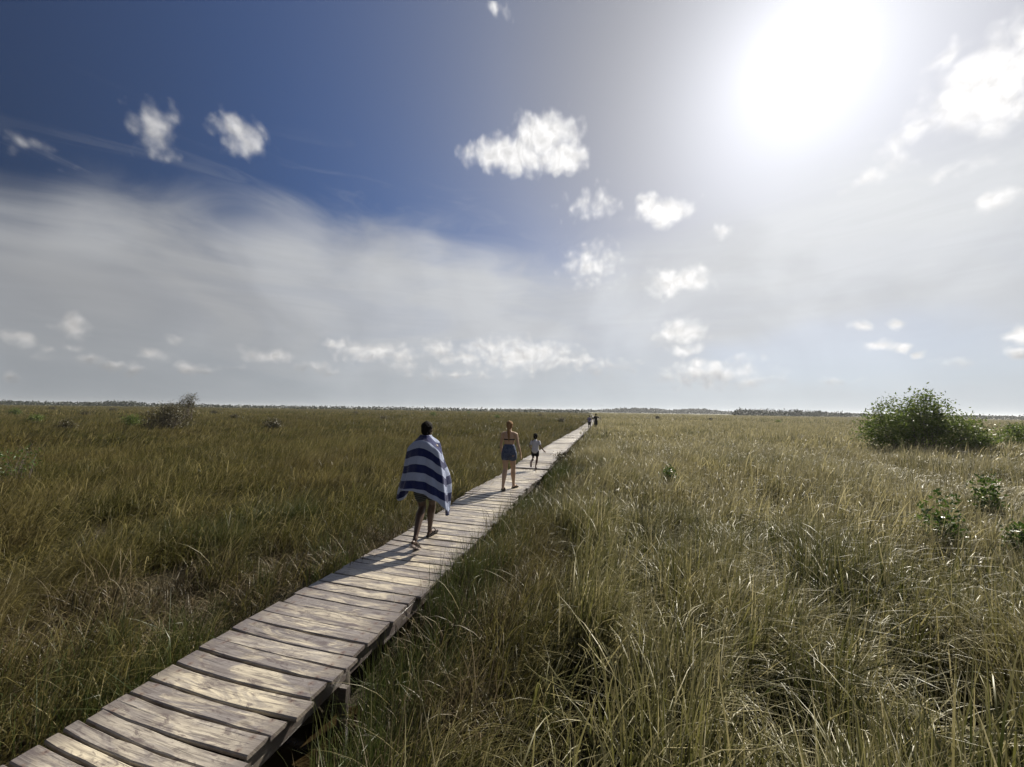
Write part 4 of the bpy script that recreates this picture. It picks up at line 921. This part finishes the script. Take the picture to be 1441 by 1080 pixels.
bm = bmesh.new(); loft(bm, [(-.03, .01, .585), (-.03, .03, .70), (-.03, .045, .82), (-.03, .055, .89), (-.03, .06, .915)], [(.122, .100), (.108, .086), (.114, .086), (.10, .072), (.055, .048)], N=18)
for s_ in 'lr':
    sh, e = V3(J['sh_' + s_]), V3(J['el_' + s_]); loft(bm, [lerp((-.03, .055, .87), sh, .5), sh, lerp(sh, e, .55)], [.044, .046, .043], N=12)
fuse('t_shirt', bm, Mtee, kid, .007, 3)
bm = bmesh.new(); loft(bm, [(-.03, .02, .64), (-.03, .02, .56)], [(.106, .084), (.108, .086)], N=18)
for s_ in 'lr':
    hip, kn = V3(J['hip_' + s_]), V3(J['kn_' + s_]); loft(bm, [hip, lerp(hip, kn, .45)], [(.074, .076), (.070, .072)], N=14)
fuse('shorts', bm, Mblack, kid, .007, 3)
for s_ in 'lr': sandal('sandal', V3(J['an_' + s_]), V3(J['ff_' + s_]), J['fp_' + s_], .74, Msole if s_ == 'l' else Mdarksole, Mdarksole, kid)

# --- two far walkers
Mlav = cloth_mat('lavender cotton', (.34, .30, .52), trans=.2); Mkh = cloth_mat('drab cloth', (.05, .048, .035))
def walker(px, py, H, label, shirt, elbow_out, stride):
    q = gnd(px, py); c_, d_ = path(q.dot(DIR)); q.z = deckz(q.dot(DIR)) + .004; r = empty('person', q, HEAD); tag(r, label, 'person'); z = H / 1.75
    J = dict(pelvis=(0, 0, .97 * z), waist=(0, 0, 1.09 * z), chest=(0, 0, 1.30 * z), neck=(0, 0, 1.475 * z), head=(0, .02, 1.625 * z), sh_l=(-.18 * z, 0, 1.405 * z), el_l=(-.23 * z, -.02, 1.13 * z), wr_l=(-.24 * z, .08, .90 * z), hd_l=(0, .1, -1), pn_l=(1, 0, 0),
             sh_r=(.18 * z, 0, 1.405 * z), hd_r=(0, .1, -1), pn_r=(-1, 0, 0), hip_l=(-.09 * z, 0, .91 * z), kn_l=(-.09 * z, .02, .49 * z), an_l=(-.085 * z, -stride, .11), fp_l=R(12), hip_r=(.09 * z, 0, .91 * z), kn_r=(.09 * z, .10, .50 * z), an_r=(.085 * z, stride, .105), fp_r=0, hk=z, fk=z)
    if elbow_out: J.update(el_r=(.40, -.06, 1.24), wr_r=(.50, .10, 1.10), hd_r=(.8, .5, -.3))
    else: J.update(el_r=(.23 * z, -.03, 1.13 * z), wr_r=(.25 * z, .03, .89 * z))
    build_person(r, J, Msk1, 'm', z, voxel=.013); bm = bmesh.new(); hd = V3(J['head']); ball(bm, hd + V3((0, -.012, .036 * z)), (.086 * z, .10 * z, .092 * z), 14); fuse('hair', bm, Mh, r, .012, 2)
    bm = bmesh.new(); loft(bm, [(0, 0, .93 * z), (0, 0, 1.09 * z), (0, 0, 1.30 * z), (0, 0, 1.40 * z), (0, 0, 1.46 * z)], [(.175 * z, .135 * z), (.155 * z, .12 * z), (.18 * z, .13 * z), (.17 * z, .11 * z), (.08 * z, .07 * z)], N=16)
    for s_ in 'lr':
        sh, e = V3(J['sh_' + s_]), V3(J['el_' + s_]); loft(bm, [lerp((0, 0, 1.39 * z), sh, .5), sh, lerp(sh, e, .6)], [.066 * z, .068 * z, .062 * z], N=12)
    fuse('t_shirt', bm, shirt, r, .013, 2)
    bm = bmesh.new(); loft(bm, [(0, 0, 1.0 * z), (0, 0, .88 * z)], [(.168 * z, .13 * z), (.168 * z, .13 * z)], N=16)
    for s_ in 'lr':
        hip, kn = V3(J['hip_' + s_]), V3(J['kn_' + s_]); loft(bm, [hip, lerp(hip, kn, .8)], [.108 * z, .095 * z], N=12)
    fuse('shorts', bm, Mblack, r, .013, 2)
    for s_ in 'lr': sandal('shoe', V3(J['an_' + s_]), V3((0, 1, 0)), J['fp_' + s_], z, Mdarksole, Mdarksole, r, strap=False)
walker(829.5, 603.6, 1.52, 'far walker in a lavender shirt and dark shorts, left of the distant pair', Mlav, False, .15)
walker(838.5, 604.2, 1.72, 'far walker in drab clothes with right elbow out, right of the distant pair', Mkh, True, .22)

# ------------------------------------------------------------------ air
hm = bpy.data.materials.new('pale marsh haze'); hm.use_nodes = True; t = NT(hm.node_tree); t.n.clear(); ho = t.new('ShaderNodeOutputMaterial')
pv = t.new('ShaderNodeVolumePrincipled'); pv.inputs['Color'].default_value = (.90, .94, 1, 1); pv.inputs['Density'].default_value = .0002; pv.inputs['Anisotropy'].default_value = .35
t.l.new(pv.outputs[0], ho.inputs['Volume'])
bx = [(x, y, z) for x in (-3700, 3700) for y in (-3700, 3700) for z in (-2.5, 14)]
hz_o = mk('haze', bx, [(0, 1, 3, 2), (4, 6, 7, 5), (0, 4, 5, 1), (2, 3, 7, 6), (0, 2, 6, 4), (1, 5, 7, 3)], hm); tag(hz_o, 'thin pale haze over the far marsh', 'haze', kind='stuff')
